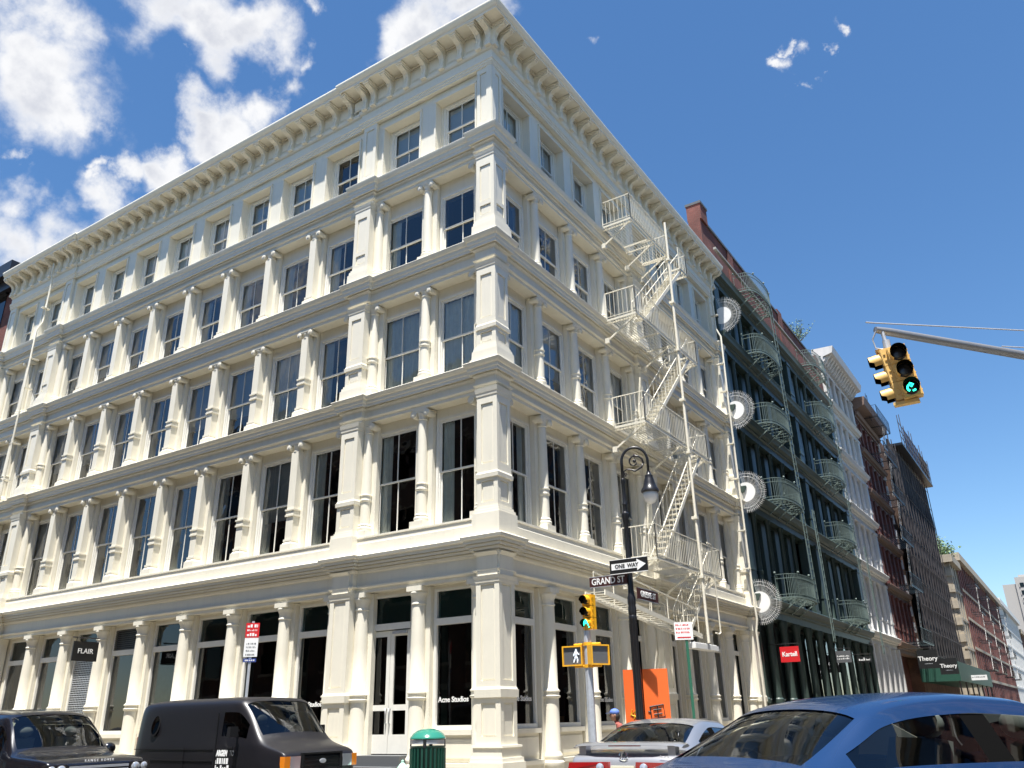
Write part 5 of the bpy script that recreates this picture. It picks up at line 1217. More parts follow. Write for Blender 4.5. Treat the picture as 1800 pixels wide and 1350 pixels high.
def wheel(root, x, y, r, w_, side):
    t_ = MB(); t_.lathe([(r*.62, -w_/2), (r*.93, -w_/2), (r, -w_/2+.03), (r, w_/2-.03), (r*.93, w_/2), (r*.62, w_/2)], (0, 0), 28); t_.xf(Matrix.Translation((x, y, r)) @ Matrix.Rotation(pi/2, 4, 'X'))
    o = t_.build('wheel', 'tyre', root, smooth=40)
    h = MB(); h.lathe([(r*.64, -.02), (r*.62, .0), (r*.2, .03), (.01, .035)], (0, 0), 20); h.xf(Matrix.Translation((x, y-side*w_*.42, r)) @ Matrix.Rotation(pi/2 if side > 0 else -pi/2, 4, 'X'))
    inst(h.mesh('rim', 'rim', 40), 'rim', o)
    for i in range(5):
        a = 2*pi*i/5; s_ = MB(); s_.box(-.03, .03, -.02, .02, .05, r*.6); s_.xf(Matrix.Translation((x, y-side*(w_*.5), r)) @ Matrix.Rotation(a, 4, 'Y')); inst(s_.mesh('spoke', 'rim'), 'spoke', o)
def lerp(a, b, t): return a+(b-a)*t
def ring(hb, zb, hm, zm, hs, zs, hw1, zw1, hw2, zw2, hr, zr, zc, dx=(0,)*11):
    """bottom half-width/height, widest, shoulder(belt), window bottom, window top, roof edge, roof crown"""
    P = [(0, zb), (hb, zb), (hb+.03, zb+.12), (hm, zm), (hs, zs), (hw1, zw1), (hw2, zw2), (hr, zr), (hr*.72, lerp(zr, zc, .62)), (hr*.36, lerp(zr, zc, .92)), (0, zc)]
    return [(p[0], p[1], d) for p, d in zip(P, dx)]
def flat(hb, zb, hm, zm, hs, zs, zc, dx=0):      # bonnet / boot section
    P = [(0, zb), (hb, zb), (hb+.03, zb+.12), (hm, zm), (hs, zs), (hs-.04, lerp(zs, zc, .35)), (hs-.10, lerp(zs, zc, .55)), (hs-.20, lerp(zs, zc, .75)), (hs*.6, lerp(zs, zc, .90)), (hs*.3, lerp(zs, zc, .98)), (0, zc)]
    return [(p[0], p[1], dx) for p in P]
def arch_wheels(root, xs, y, r, w_):
    for x in xs:
        for sd_ in (-1, 1): wheel(root, x, sd_*y, r, w_, -sd_)
        for sd_ in (-1, 1):
            a_ = MB(); a_.lathe([(r*1.14, -.002), (r*1.14, .10)], (0, 0), 28); a_.xf(Matrix.Translation((x, sd_*(y+w_/2+.035), r+.01)) @ Matrix.Rotation(pi/2*sd_, 4, 'X')); a_.build('wheel_arch', 'car_trim', root, smooth=40)
def seat(root, x, y, z, m_='seat_grey', w_=.5):
    s_ = MB(); s_.frustum((x-.28, x+.25, y-w_/2, y+w_/2), z, (x-.25, x+.25, y-w_/2+.03, y+w_/2-.03), z+.16)
    s_.add([(x-.32, y-w_/2+.02, z+.1), (x-.18, y-w_/2+.02, z+.1), (x-.18, y+w_/2-.02, z+.1), (x-.32, y+w_/2-.02, z+.1), (x-.50, y-w_/2+.07, z+.68), (x-.40, y-w_/2+.07, z+.70), (x-.40, y+w_/2-.07, z+.70), (x-.50, y+w_/2-.07, z+.68)], [(0, 3, 2, 1), (4, 5, 6, 7), (0, 1, 5, 4), (1, 2, 6, 5), (2, 3, 7, 6), (3, 0, 4, 7)])
    o = s_.build('seat', m_, root); h = MB(); h.sphere((x-.49, y, z+.80), .13, 12, 8, (.45, 1.05, .75)); inst(h.mesh('headrest', m_, True), 'headrest', o)
# ---- blue saloon
BL = thing('blue_saloon', 'metallic blue saloon car turning into the cross street', 'car')
hw = .875
secs = [(-.05, flat(.55, .30, .62, .50, .60, .62, .66)), (.02, flat(.66, .24, .76, .50, .72, .66, .71)), (.35, flat(.72, .22, .85, .52, .80, .74, .82)), (1.0, flat(.74, .22, .87, .55, .83, .84, .95)),
        (1.18, [(0, .22, 0), (.75, .22, 0), (.78, .34, 0), (hw, .56, 0), (.84, .88, 0), (.80, .92, 0), (.76, .95, 0), (.70, .98, 0), (.5, 1.0, -.10), (.25, 1.015, -.16), (0, 1.02, -.18)]),
        (1.55, ring(.75, .22, hw, .57, .845, .905, .825, .94, .72, 1.10, .66, 1.16, 1.22)),
        (2.0, ring(.75, .22, hw, .58, .85, .92, .83, .955, .635, 1.31, .575, 1.36, 1.40)),
        (2.08, ring(.75, .22, hw, .58, .85, .92, .83, .955, .625, 1.325, .565, 1.375, 1.412)),
        (2.55, ring(.75, .22, hw, .58, .85, .93, .83, .965, .61, 1.355, .545, 1.405, 1.44)),
        (2.64, ring(.75, .22, hw, .58, .85, .93, .83, .965, .61, 1.355, .545, 1.405, 1.44)),
        (3.1, ring(.75, .22, hw, .58, .85, .94, .825, .975, .615, 1.335, .55, 1.388, 1.425)),
        (3.38, ring(.75, .22, hw, .58, .85, .95, .82, .985, .64, 1.27, .575, 1.335, 1.38)),
        (3.46, ring(.75, .22, hw, .58, .848, .955, .815, .99, .66, 1.23, .585, 1.305, 1.36)),
        (3.72, ring(.74, .22, hw, .58, .84, .965, .80, 1.0, .715, 1.10, .62, 1.17, 1.235)),
        (4.02, ring(.73, .22, .865, .58, .82, .97, .78, 1.0, .74, 1.015, .66, 1.03, 1.05)),
        (4.12, flat(.72, .23, .86, .58, .81, .96, 1.0)), (4.40, flat(.70, .25, .84, .58, .79, .93, .975)), (4.50, flat(.62, .30, .76, .56, .72, .80, .84)), (4.54, flat(.5, .36, .60, .52, .58, .62, .66))]
def gr_blue(i, j):
    if j == 5 and i in (6, 7, 8) or (j == 5 and i in (9, 10, 11)): return 1 if i != 8 else 1
    if j == 5 and i in (5,): return 1
    if i in (4, 5) and j >= 7: return 2
    if i in (12, 13) and j >= 7: return 3
    return 0
def gb(i, j):
    if j == 5:
        if i in (5, 6, 7): return 1
        if i == 8: return 4
        if i in (9, 10, 11): return 1
        if i == 12: return 1
    if i in (4, 5) and j >= 7: return 2
    if i in (12, 13) and j >= 7: return 3
    return 0
loft_car(BL, secs, gb, [('body', 'paint_blue'), ('side_window', 'car_glass'), ('windscreen', 'car_glass'), ('rear_window', 'car_glass'), ('door_pillar', 'visor_black')])
arch_wheels(BL, (.85, 3.62), .74, .31, .2)
for y in (-.37, .37): seat(BL, 2.35, y, .42); seat(BL, 3.25, y, .46)
fl = MB(); fl.box(1.2, 4.0, -.7, .7, .26, .34); fl.box(3.42, 4.05, -.66, .66, .34, .94); fl.box(1.2, 1.6, -.7, .7, .34, .88); fl.build('cabin_floor', 'seat_black', BL)
sw2 = MB(); n0 = 0; sw2.tube([(0, .17*cos(a), .17*sin(a)) for a in [i*2*pi/20 for i in range(21)]], .016, 8); sw2.xf(Matrix.Translation((1.78, .37, .95)) @ Matrix.Rotation(-.45, 4, 'Y')); sw2.build('steering_wheel', 'seat_black', BL, smooth=True)
for y in (-.62, .62):
    m_ = MB(); m_.box(4.40, 4.50, y-.17, y+.17, .72, .90); m_.build('tail_light', 'tail_red', BL)
    m_ = MB(); m_.box(.02, .14, y-.17, y+.17, .58, .70); m_.build('headlight', 'lamp_clear', BL)
    m_ = MB(); m_.sphere((1.62, y*1.55, 1.0), .11, 12, 8, (.7, 1, .75)); m_.build('door_mirror', 'paint_blue', BL, smooth=True)
    for x in (2.5, 3.35): m_ = MB(); m_.box(x, x+.18, y*1.40, y*1.42, .80, .83); m_.build('door_handle', 'paint_blue', BL)
m_ = MB(); m_.box(4.53, 4.56, -.26, .26, .62, .74); m_.build('number_plate', 'plate', BL)
for sgn in (-1, 1):
    for pts in ([(2.05, .852, .93), (2.05, .878, .6), (2.1, .86, .32)], [(2.60, .854, .935), (2.60, .878, .6), (2.60, .86, .32)], [(3.32, .852, .955), (3.30, .876, .62), (3.15, .868, .42)]):
        q = MB(); q.tube([(x, sgn*y, z) for x, y, z in pts], .006, 5); q.build('door_seam', 'car_trim', BL)
    q = MB(); q.tube([(1.62, sgn*.80, .965), (2.1, sgn*.838, .962), (2.6, sgn*.84, .972), (3.1, sgn*.835, .985), (3.5, sgn*.818, 1.0)], .011, 6); q.build('window_seal', 'car_trim', BL, smooth=True)

def pose(o, x, y, z, head, ox):        # head: compass heading (deg) of the nose; ox: model x brought to (x,y)
    a = radians(head); d = Vector((sin(a), cos(a)))     # nose points along -x of the model
    rz = atan2(-d.y, -d.x); o.rotation_euler = (0, 0, rz); o.location = (x-(ox*cos(rz)), y-(ox*sin(rz)), z)
def pose_at(o, head, mp, wp):       # bring model point mp to world point wp with the nose on compass heading `head`
    a = radians(head); rz = atan2(-cos(a), -sin(a)); o.rotation_euler = (0, 0, rz)
    o.location = (wp[0]-(mp[0]*cos(rz)-mp[1]*sin(rz)), wp[1]-(mp[0]*sin(rz)+mp[1]*cos(rz)), wp[2])
pose_at(BL, 34, (3.42, .58), (10.38, -11.40, .03))
# ---- silver coupe
SI = thing('silver_coupe', 'silver two door coupe with rear spoiler driving up the side street', 'car')
hw = .855
secs = [(-.03, flat(.5, .30, .60, .45, .56, .54, .58)), (.05, flat(.64, .22, .76, .46, .70, .58, .63)), (.5, flat(.7, .20, .83, .48, .78, .66, .76)), (1.15, flat(.72, .20, .85, .50, .81, .77, .88)),
        (1.32, [(0, .20, 0), (.73, .20, 0), (.76, .32, 0), (hw, .52, 0), (.82, .80, 0), (.78, .85, 0), (.74, .88, 0), (.68, .91, 0), (.5, .925, -.08), (.25, .935, -.14), (0, .94, -.16)]),
        (1.72, ring(.73, .20, hw, .53, .825, .83, .80, .87, .70, 1.03, .63, 1.09, 1.13)),
        (2.1, ring(.73, .20, hw, .53, .83, .84, .81, .88, .63, 1.22, .57, 1.265, 1.30)),
        (2.18, ring(.73, .20, hw, .53, .83, .84, .81, .88, .625, 1.235, .565, 1.28, 1.315)),
        (2.75, ring(.73, .20, hw, .54, .83, .86, .81, .90, .60, 1.26, .545, 1.305, 1.338)),
        (2.86, ring(.73, .20, hw, .54, .83, .865, .81, .905, .605, 1.25, .548, 1.30, 1.333)),
        (3.25, ring(.72, .20, hw, .55, .825, .88, .80, .92, .66, 1.14, .58, 1.23, 1.275)),
        (3.42, ring(.72, .20, .85, .55, .82, .885, .79, .925, .70, 1.05, .60, 1.175, 1.225)),
        (3.9, ring(.70, .22, .84, .55, .80, .90, .77, .94, .74, .965, .66, .99, 1.015)),
        (4.02, flat(.70, .24, .83, .55, .79, .91, .965)), (4.28, flat(.68, .26, .82, .55, .78, .90, .945)), (4.36, flat(.64, .30, .77, .54, .74, .80, .83)), (4.40, flat(.5, .36, .62, .50, .60, .62, .65))]
def gsil(i, j):
    if j == 5 and i in (5, 6, 7): return 1
    if j == 5 and i == 8: return 4
    if j == 5 and i in (9, 10): return 1
    if i in (4, 5) and j >= 7: return 2
    if i in (10, 11) and j >= 7: return 3
    return 0
loft_car(SI, secs, gsil, [('body', 'paint_silver'), ('side_window', 'car_glass'), ('windscreen', 'car_glass'), ('rear_window', 'car_glass'), ('door_pillar', 'visor_black')])
arch_wheels(SI, (.88, 3.48), .72, .30, .19)
for y in (-.36, .36): seat(SI, 2.5, y, .36, 'seat_black')
fl = MB(); fl.box(1.3, 3.9, -.7, .7, .24, .30); fl.box(3.3, 3.95, -.64, .64, .30, .86); fl.build('cabin_floor', 'seat_black', SI)
sp_ = MB(); sec = [(4.08, 1.035), (4.14, 1.06), (4.30, 1.045), (4.36, 1.02), (4.30, 1.012), (4.14, 1.02)]
vv = []; ff = []; ys = [-.76, -.74, -.66, -.4, 0, .4, .66, .74, .76]; drop = [.09, .06, .02, .0, -.01, .0, .02, .06, .09]
for y, d in zip(ys, drop):
    for x, z in sec: vv.append((x-.10*abs(y/.76)**3, y, z+.005-d*.35))
for i in range(8):
    for j in range(6): ff.append((i*6+j, i*6+(j+1) % 6, (i+1)*6+(j+1) % 6, (i+1)*6+j))
ff.append(tuple(range(6))); ff.append(tuple(48+j for j in range(5, -1, -1))); sp_.add(vv, ff)
me = sp_.mesh('spoiler', 'paint_silver', 50); fix_normals(me); spo = inst(me, 'spoiler', SI)
for y in (-.62, .62): m_ = MB(); m_.box(4.12, 4.26, y-.05, y+.05, .90, 1.02); inst(m_.mesh('spoiler_foot', 'paint_silver'), 'spoiler_foot', spo)
m_ = MB(); m_.box(4.28, 4.315, -.22, .22, 1.012, 1.03); inst(m_.mesh('brake_light', 'tail_red'), 'brake_light', spo)
for sgn in (-1, 1):
    l_ = MB(); pts = [(sgn*.17, .685), (sgn*.76, .69), (sgn*.79, .74), (sgn*.77, .825), (sgn*.19, .835)]
    vv = [(4.40+.03*(1-abs(z-.76)/.12)-.05*max(0, abs(y)-.55)/.25, y, z) for y, z in pts]+[(4.15, y*.97, z) for y, z in pts]
    l_.add(vv, [(0, 1, 2, 3, 4), (9, 8, 7, 6, 5)]+[(i, (i+1) % 5, 5+(i+1) % 5, 5+i) for i in range(5)]); me = l_.mesh('tail_light', 'tail_red'); fix_normals(me); o = inst(me, 'tail_light', SI)
    r_ = MB(); r_.lathe([(.055, 0), (.05, .014), (.0, .018)], (0, 0), 16); r_.xf(Matrix.Translation((4.425, sgn*.30, .77)) @ Matrix.Rotation(pi/2, 4, 'Y')); inst(r_.mesh('reversing_lamp', 'lamp_clear', True), 'reversing_lamp', o)
    m_ = MB(); m_.sphere((1.75, sgn*.93, .92), .10, 12, 8, (.7, 1, .7)); m_.build('door_mirror', 'paint_silver', SI, smooth=True)
    m_ = MB(); m_.box(.03, .12, sgn*.62-.18, sgn*.62+.18, .50, .58); m_.build('headlight', 'lamp_clear', SI)
em = MB(); em.tube([(4.35, .055*cos(a), .90+.05*sin(a)) for a in [.9+i*(2*pi-1.8)/16+pi/2-.0 for i in range(17)]], .006, 6); em.bar((4.352, -.035, .875), (4.345, -.012, .945), .009); em.bar((4.352, .035, .875), (4.345, .012, .945), .009); em.build('emblem', 'chrome', SI)
tx = text_mesh('Acura', .05, 'chrome', extrude=.003); o = inst(tx, 'lettering', SI, (4.345, .55, .895), pi/2)
m_ = MB(); m_.box(4.37, 4.41, -.16, .16, .68, .79); m_.build('number_plate', 'plate', SI)
pose(SI, 6.42, -6.62, -.02, -2, 4.3)
# ---- black panel van
VN = thing('black_van', 'black panel van with white lettering on its door parked at the kerb', 'van')
hw = .98
def vr(x, z2, zr=2.02, h5=.93, h6=.84, dxt=0): return (x, [(0, .30, 0), (.90, .30, 0), (.95, .40, 0), (hw, .75, 0), (.985, 1.12, 0), (.965, 1.22, 0), (.935, 1.80, 0), (.895, 1.955, 0), (.66, zr-.012, 0), (.31, zr-.005, 0), (0, zr, 0)])
secs = [(-.04, flat(.78, .40, .86, .60, .84, .90, .93)), (.02, flat(.86, .34, .95, .62, .92, .97, 1.0)), (.10, flat(.88, .32, .97, .66, .94, 1.02, 1.07)), (.62, flat(.90, .30, .98, .70, .95, 1.08, 1.20)),
        (.86, [(0, .30, 0), (.90, .30, 0), (.95, .40, 0), (hw, .75, 0), (.975, 1.12, 0), (.95, 1.20, 0), (.92, 1.23, 0), (.86, 1.26, 0), (.62, 1.285, -.10), (.31, 1.30, -.16), (0, 1.305, -.18)]),
        (1.22, [(0, .30, 0), (.90, .30, 0), (.95, .40, 0), (hw, .75, 0), (.985, 1.12, 0), (.965, 1.22, 0), (.90, 1.56, 0), (.82, 1.66, 0), (.6, 1.70, -.04), (.31, 1.72, -.08), (0, 1.725, -.10)]),
        (1.50, [(0, .30, 0), (.90, .30, 0), (.95, .40, 0), (hw, .75, 0), (.985, 1.12, 0), (.965, 1.22, 0), (.91, 1.76, 0), (.85, 1.90, 0), (.62, 1.955, -.02), (.31, 1.965, -.03), (0, 1.97, -.04)]),
        vr(1.60, 0, 2.0), vr(2.12, 0), vr(2.22, 0), vr(3.2, 0), vr(4.2, 0, 2.02), vr(4.9, 0, 2.01), (5.30, [(0, .34, 0), (.88, .34, 0), (.93, .44, 0), (.95, .75, 0), (.955, 1.12, 0), (.94, 1.22, 0), (.90, 1.76, -.03), (.87, 1.93, -.05), (.62, 1.96, -.06), (.3, 1.96, -.06), (0, 1.965, -.06)]), (5.38, [(0, .40, 0), (.80, .40, 0), (.85, .50, 0), (.87, .75, 0), (.87, 1.12, 0), (.86, 1.22, 0), (.86, 1.72, -.05), (.82, 1.88, -.07), (.6, 1.92, -.08), (.28, 1.93, -.08), (0, 1.935, -.08)])]
def gvan(i, j):
    if j == 5 and i in (6, 7): return 1
    if j == 5 and i == 5: return 1
    if i in (4, 5) and j >= 7: return 2
    return 0
loft_car(VN, secs, gvan, [('body', 'paint_van'), ('side_window', 'car_glass_dark'), ('windscreen', 'car_glass')])
arch_wheels(VN, (.92, 4.42), .80, .37, .24)
fl = MB(); fl.box(.9, 5.2, -.85, .85, .36, .44); fl.box(.86, 1.35, -.82, .82, .44, 1.24); fl.box(2.25, 2.3, -.82, .82, .44, 1.9); fl.build('cab_floor', 'seat_black', VN)
for y in (-.42, .42): seat(VN, 1.95, y, .78, 'seat_black')
sw3 = MB(); sw3.tube([(0, .2*cos(a), .2*sin(a)) for a in [i*2*pi/20 for i in range(21)]], .016, 8); sw3.xf(Matrix.Translation((1.42, -.42, 1.32)) @ Matrix.Rotation(-.6, 4, 'Y')); sw3.build('steering_wheel', 'seat_black', VN, smooth=True)
gr_ = MB(); gr_.box(-.055, .0, -.50, .50, .70, .74); gr_.box(-.055, .0, -.50, .50, .97, 1.0); gr_.box(-.055, .0, -.53, -.47, .70, 1.0); gr_.box(-.055, .0, .47, .53, .70, 1.0)
for z in (.79, .85, .91): gr_.box(-.045, .0, -.47, .47, z, z+.018)
gr_.build('grille', 'car_trim', VN); m_ = MB(); m_.lathe([(.05, 0), (.05, .012), (.04, .016)], (0, 0), 20); m_.xf(Matrix.Translation((-.058, 0, .85)) @ Matrix.Diagonal((1, 1.7, .8, 1)) @ Matrix.Rotation(-pi/2, 4, 'Y')); m_.build('emblem', 'galv', VN)
for sgn in (-1, 1):
    m_ = MB(); m_.box(-.05, .05, sgn*.56, sgn*.80, .74, .95); m_.build('headlight', 'lamp_clear', VN)
    m_ = MB(); m_.box(-.045, .10, sgn*.81, sgn*.945, .74, .95); m_.build('indicator', 'amber', VN)
    m_ = MB(); m_.frustum((1.36, 1.48, sgn*1.05, sgn*1.25), 1.29, (1.37, 1.47, sgn*1.06, sgn*1.24), 1.47); m_.bar((1.5, sgn*.95, 1.30), (1.44, sgn*1.08, 1.32), .05); m_.bar((1.5, sgn*.93, 1.40), (1.44, sgn*1.08, 1.40), .04); m_.build('door_mirror', 'car_trim', VN)
    m_ = MB(); m_.box(5.32, 5.37, sgn*.74, sgn*.88, .9, 1.3); m_.build('tail_light', 'tail_red', VN)
bp_ = MB(); bp_.box(-.16, .0, -.92, .92, .42, .60); bp_.box(-.10, .25, -.97, -.92, .42, .58); bp_.box(-.10, .25, .92, .97, .42, .58); bp_.build('bumper', 'white_paint', VN)
wl = MB()
for z in (1.06, .86): wl.box(2.25, 5.25, .980, .994, z, z+.012)
wl.box(2.18, 2.20, .975, .992, .5, 1.72); wl.box(1.52, 2.2, .955, .993, .60, .615); wl.box(1.60, 1.76, .975, 1.0, 1.08, 1.11); wl.box(3.3, 3.315, .975, .99, .5, 1.1); wl.build('body_seam', 'car_trim', VN)
pw = MB(); pw.lathe([(.17, -.01), (.17, .012), (.14, .018)], (0, 0), 24); pw.xf(Matrix.Translation((4.55, .95, 1.52)) @ Matrix.Rotation(radians(11), 4, 'X') @ Matrix.Diagonal((1.0, 1, 1.3, 1)) @ Matrix.Rotation(-pi/2, 4, 'X')); pw.build('porthole', 'car_trim', VN, smooth=40)
pw = MB(); pw.lathe([(.135, .0), (.135, .022), (.0, .023)], (0, 0), 24); pw.xf(Matrix.Translation((4.55, .95, 1.52)) @ Matrix.Rotation(radians(11), 4, 'X') @ Matrix.Diagonal((1.0, 1, 1.3, 1)) @ Matrix.Rotation(-pi/2, 4, 'X')); pw.build('porthole_glass', 'car_glass_dark', VN)
inst(text_mesh('ARGEN', .135, 'text_white', extrude=.002, bold=.009, align='LEFT', sx=.82), 'lettering', VN, (2.12, .992, 1.0), pi)
inst(text_mesh('TO', .135, 'sign_grey', extrude=.002, bold=.002, align='LEFT', sx=.82), 'lettering', VN, (1.68, .992, 1.0), pi)
for z, h_, x0, x1 in ((.87, .10, 1.70, 2.12), (.75, .10, 1.66, 2.13), (.63, .065, 1.74, 2.12)):
    u_ = MB(); scribble(u_, x0, x1, z, h_, .993, 5); u_.build('lettering', 'text_white', VN)['kind'] = 'stuff'
pose(VN, -.75, -4.9, -.16, 91.5, 0.0); VN.scale = (.88, .95, 1.0)
# ---- black off-roader
RR = thing('black_offroader', 'glossy black off-road car with slatted grille overlapping the tail of the van', 'car')
hw = .97
def rv(x, zr, h6=.74, h5=.80, zw=1.02, z2=1.66): return (x, [(0, .32, 0), (.86, .32, 0), (.92, .44, 0), (hw, .72, 0), (.945, 1.0, 0), (.925, 1.06, 0), (h5, z2, 0), (h6, z2+.10, 0), (.54, zr-.02, 0), (.27, zr-.003, 0), (0, zr, 0)])
secs = [(-.03, flat(.70, .42, .82, .60, .80, .90, .93)), (.05, flat(.82, .36, .93, .62, .89, .96, .99)), (.16, flat(.84, .34, .95, .66, .91, 1.0, 1.04)), (1.05, flat(.86, .32, .965, .70, .93, 1.04, 1.10)),
        (1.30, [(0, .32, 0), (.86, .32, 0), (.92, .44, 0), (hw, .72, 0), (.945, 1.02, 0), (.92, 1.08, 0), (.89, 1.10, 0), (.84, 1.12, 0), (.58, 1.135, -.06), (.3, 1.145, -.10), (0, 1.15, -.12)]),
        (1.62, [(0, .32, 0), (.86, .32, 0), (.92, .44, 0), (hw, .72, 0), (.945, 1.02, 0), (.925, 1.07, 0), (.84, 1.44, 0), (.78, 1.50, 0), (.56, 1.53, -.03), (.28, 1.545, -.05), (0, 1.55, -.06)]),
        (1.88, rv(1.88, 1.78, .72, .80, 1.02, 1.60)[1]), rv(1.98, 1.81), rv(2.70, 1.855), rv(2.80, 1.86), rv(3.55, 1.855), rv(3.65, 1.853), rv(4.3, 1.84, .73, .79), rv(4.62, 1.80, .72, .79, 1.02, 1.60),
        (4.84, [(0, .36, 0), (.84, .36, 0), (.90, .46, 0), (.93, .72, 0), (.91, 1.0, 0), (.89, 1.06, 0), (.79, 1.42, -.02), (.72, 1.55, -.06), (.52, 1.62, -.08), (.26, 1.64, -.08), (0, 1.645, -.08)]),
        (4.92, flat(.80, .42, .86, .70, .84, .98, 1.03)), (4.96, flat(.6, .5, .66, .68, .64, .8, .84))]
def grr(i, j):
    if j == 5 and i in (5, 6, 7): return 1
    if j == 5 and i in (8, 10): return 3
    if j == 5 and i in (9, 11): return 1
    if i in (4, 5) and j >= 7: return 2
    if i == 13 and j >= 7: return 2
    return 0
loft_car(RR, secs, grr, [('body', 'paint_black'), ('side_window', 'car_glass_dark'), ('windscreen', 'car_glass'), ('door_pillar', 'visor_black')])
arch_wheels(RR, (.95, 3.85), .79, .37, .26)
fl = MB(); fl.box(1.3, 4.7, -.8, .8, .38, .46); fl.box(1.3, 1.75, -.78, .78, .46, 1.08); fl.build('cabin_floor', 'seat_black', RR)
for y in (-.4, .4): seat(RR, 2.4, y, .66, 'seat_grey')
gr_ = MB(); gr_.box(-.02, .03, -.52, .52, .68, .92); gr_.build('grille_back', 'car_trim', RR)
for k_ in range(4): m_ = MB(); m_.box(-.055, -.02, -.52, .52, .685+.062*k_, .722+.062*k_); m_.build('grille_slat', 'galv', RR)
for sgn in (-1, 1):
    m_ = MB(); m_.box(-.04, .10, sgn*.56, sgn*.93, .68, .94); o = m_.build('headlight', 'lens_off', RR)
    for (y, z, r_) in ((.66, .85, .085), (.82, .86, .07), (.66, .73, .045), (.84, .74, .05)): q = MB(); q.lathe([(r_, 0), (r_*.85, .02), (.005, .028)], (0, 0), 18); q.xf(Matrix.Translation((-.04, sgn*y, z)) @ Matrix.Rotation(-pi/2, 4, 'Y')); inst(q.mesh('lamp', 'lamp_clear', True), 'lamp', o)
    m_ = MB(); m_.sphere((1.62, sgn*1.08, 1.13), .13, 12, 8, (.6, 1, .8)); m_.build('door_mirror', 'paint_black', RR, smooth=True)
    m_ = MB(); m_.box(4.82, 4.9, sgn*.74, sgn*.92, .8, 1.2); m_.build('tail_light', 'tail_red', RR)
    for x in (2.55, 3.5): m_ = MB(); m_.box(x, x+.2, sgn*.955, sgn*.985, .90, .94); m_.build('door_handle', 'paint_black', RR)
for sgn in (1,):
    for q in range(3): m_ = MB(); m_.box(1.18+.06*q, 1.21+.06*q, .955, .985, .66, .80); m_.xf(Matrix.Identity(4)); m_.build('side_vent', 'galv', RR)
me = text_mesh('R A N G E   R O V E R', .055, 'text_white', extrude=.003); inst(me, 'lettering', RR, (.0, 0, .985), -pi/2)
bp_ = MB(); bp_.box(-.10, .06, -.90, .90, .42, .62); bp_.build('bumper', 'paint_black', RR)
pose(RR, -2.9, -8.0, -.16, 92, 0.0)

# ---- box truck far up the street
BT = thing('box_truck', 'small white box truck far up the side street', 'truck', (7.2, 92, -.1), pi/2)
m_ = MB(); m_.box(0, 4.2, -1.1, 1.1, .7, 3.1); m_.build('cargo_box', 'white_paint', BT)
m_ = MB(); m_.prism([(-1.0, .5), (1.0, .5), (1.0, 1.9), (.9, 2.2), (-.9, 2.2), (-1.0, 1.9)], 'x', 4.25, 5.7); m_.build('cab', 'white_paint', BT)
m_ = MB(); m_.box(5.68, 5.72, -.85, .85, 1.35, 2.05); m_.build('windscreen', 'car_glass_dark', BT)
for x in (.9, 4.9):
    for y in (-.95, .95): wheel(BT, x, y, .42, .25, -1 if y > 0 else 1)
for y in (-.9, .9): m_ = MB(); m_.box(-.02, .0, y-.1, y+.1, .8, 1.0); m_.build('tail_light', 'tail_red', BT)
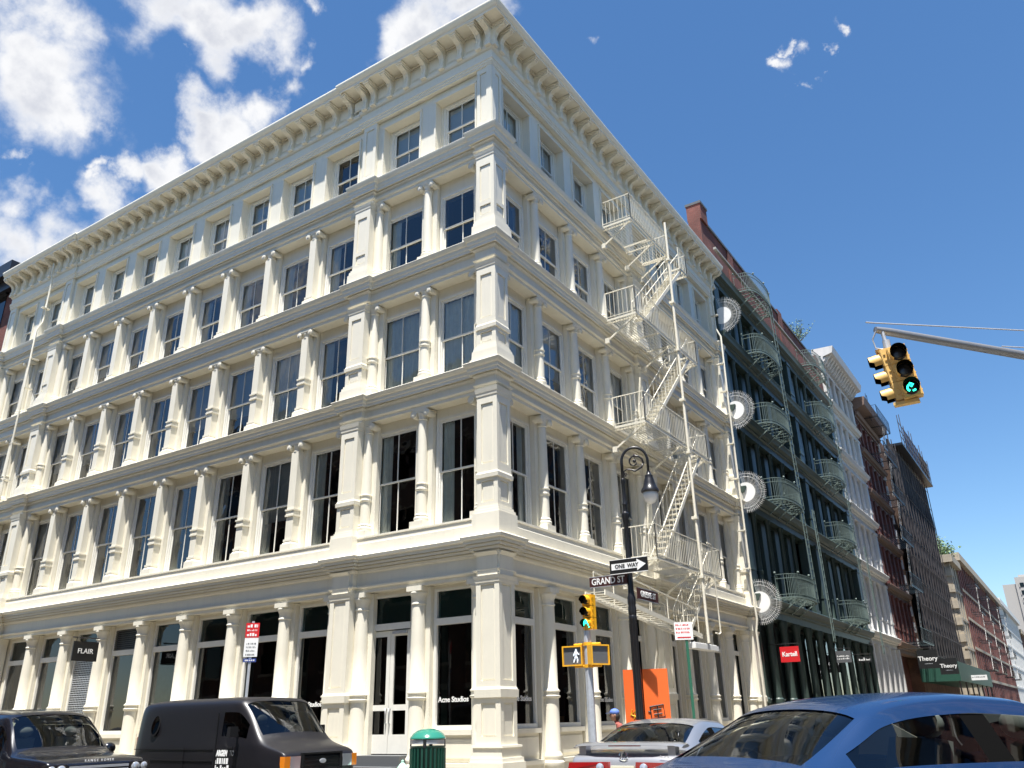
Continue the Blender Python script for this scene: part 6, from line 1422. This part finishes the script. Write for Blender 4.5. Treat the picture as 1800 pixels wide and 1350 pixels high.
# ------------------------------------------------------------------ pedestrian behind the silver car
mat('skin', (.32, .17, .11), .55); mat('cap_blue', (.10, .18, .50), .7); mat('jacket', (.30, .08, .06), .8, var=.1); mat('jeans', (.03, .045, .09), .85); mat('hair', (.02, .015, .012), .7)
def person(loc, rz, label):
    t = thing('person', label, 'person', loc, rz)
    J = [(0,0,.86),(0,0,1.02),(0,-.03,1.22),(0,-.07,1.34),(0,-.12,1.42),   # pelvis..head base
         (.17,-.05,1.29),(.23,-.04,1.06),(.20,-.16,.88),(-.17,-.05,1.29),(-.23,-.06,1.06),(-.17,-.22,.94),
         (.09,0,.80),(.10,-.03,.45),(.11,.02,.07),(.11,-.13,.03),(-.09,0,.80),(-.10,.10,.46),(-.10,.20,.10),(-.10,.06,.04)]
    E_ = [(0,1),(1,2),(2,3),(3,4),(2,5),(5,6),(6,7),(2,8),(8,9),(9,10),(0,11),(11,12),(12,13),(13,14),(0,15),(15,16),(16,17),(17,18)]
    Rd = [(.15,.11),(.14,.10),(.16,.11),(.06,.06),(.05,.05),(.07,.07),(.05,.05),(.035,.035),(.07,.07),(.05,.05),(.035,.035),(.09,.09),(.06,.06),(.045,.045),(.035,.03),(.09,.09),(.06,.06),(.045,.045),(.035,.03)]
    me = bpy.data.meshes.new('body'); me.from_pydata(J, E_, []); me.materials.append(MATS['jacket'])
    o = bpy.data.objects.new('body', me); COL.objects.link(o); o.parent = t
    md = o.modifiers.new('skin', 'SKIN'); 
    for v, r in zip(me.skin_vertices[0].data, Rd): v.radius = r
    me.skin_vertices[0].data[0].use_root = True
    s = o.modifiers.new('sub', 'SUBSURF'); s.levels = 2; s.render_levels = 2; md.use_smooth_shade = True
    h = MB(); h.sphere((0, -.15, 1.52), .105, 20, 14, (.76, .92, 1.15)); h.sphere((0, -.245, 1.51), .02, 8, 6, (.7, 1.1, 1)); h.sphere((.085, -.14, 1.52), .028, 8, 6, (.4, .8, 1)); h.sphere((-.085, -.14, 1.52), .028, 8, 6, (.4, .8, 1)); h.box(-.025, .025, -.243, -.235, 1.452, 1.458)
    hd = h.build('head', 'skin', t, smooth=True)
    e_ = MB(); e_.sphere((.03, -.238, 1.545), .010, 8, 6); e_.sphere((-.03, -.238, 1.545), .010, 8, 6); inst(e_.mesh('eyes', 'text_black', True), 'eyes', hd)
    c = MB(); c.sphere((0, -.14, 1.585), .108, 20, 10, (.84, 1.0, .75)); c.add([(-.075, -.21, 1.585), (.075, -.21, 1.585), (.06, -.33, 1.565), (0, -.35, 1.565), (-.06, -.33, 1.565)], [(0, 1, 2, 3, 4)]); c.build('cap', 'cap_blue', t, smooth=True)
    hr = MB(); hr.sphere((0, -.10, 1.50), .095, 14, 10, (.85, .8, 1.0)); hr.build('hair', 'hair', t, smooth=True)
    for sx, (hx, hy, hz) in ((1, (.20, -.18, .85)), (-1, (-.17, -.25, .93))):
        q = MB(); q.sphere((hx, hy, hz), .042, 10, 8, (.55, 1, 1.1))
        for i in range(4): q.tube([(hx, hy-.02+.013*i-.01, hz-.02), (hx+.004, hy-.03+.016*i-.012, hz-.065), (hx-.012*sx, hy-.035+.016*i-.012, hz-.095+.006*abs(i-1.5))], [.010, .009, .007], 6)
        q.tube([(hx-.01*sx, hy-.03, hz+.0), (hx-.025*sx, hy-.05, hz-.03), (hx-.03*sx, hy-.055, hz-.05)], [.011, .010, .008], 6); q.build('hand', 'skin', t, smooth=True)
    lg = MB()
    for a, b, c_ in (((.09, 0, .84), (.10, -.03, .45), (.11, .02, .09)), ((-.09, 0, .84), (-.10, .10, .46), (-.10, .20, .12))): lg.tube([a, b, c_], [.105, .078, .06], 14)
    lg.sphere((0, 0, .86), .16, 14, 10, (1, .75, .8)); lg.build('trousers', 'jeans', t, smooth=True)
    for x, y, z in ((.11, -.06, .0), (-.10, .13, .02)):
        s_ = MB(); s_.sphere((x, y, z+.05), .13, 12, 8, (.38, 1, .4)); s_.build('shoe', 'text_black', t, smooth=True)
    return t
person((2.70, .85, -.15), radians(-60), 'person in a blue cap and rust jacket walking past the orange boards')
print('objects', len(bpy.data.objects))
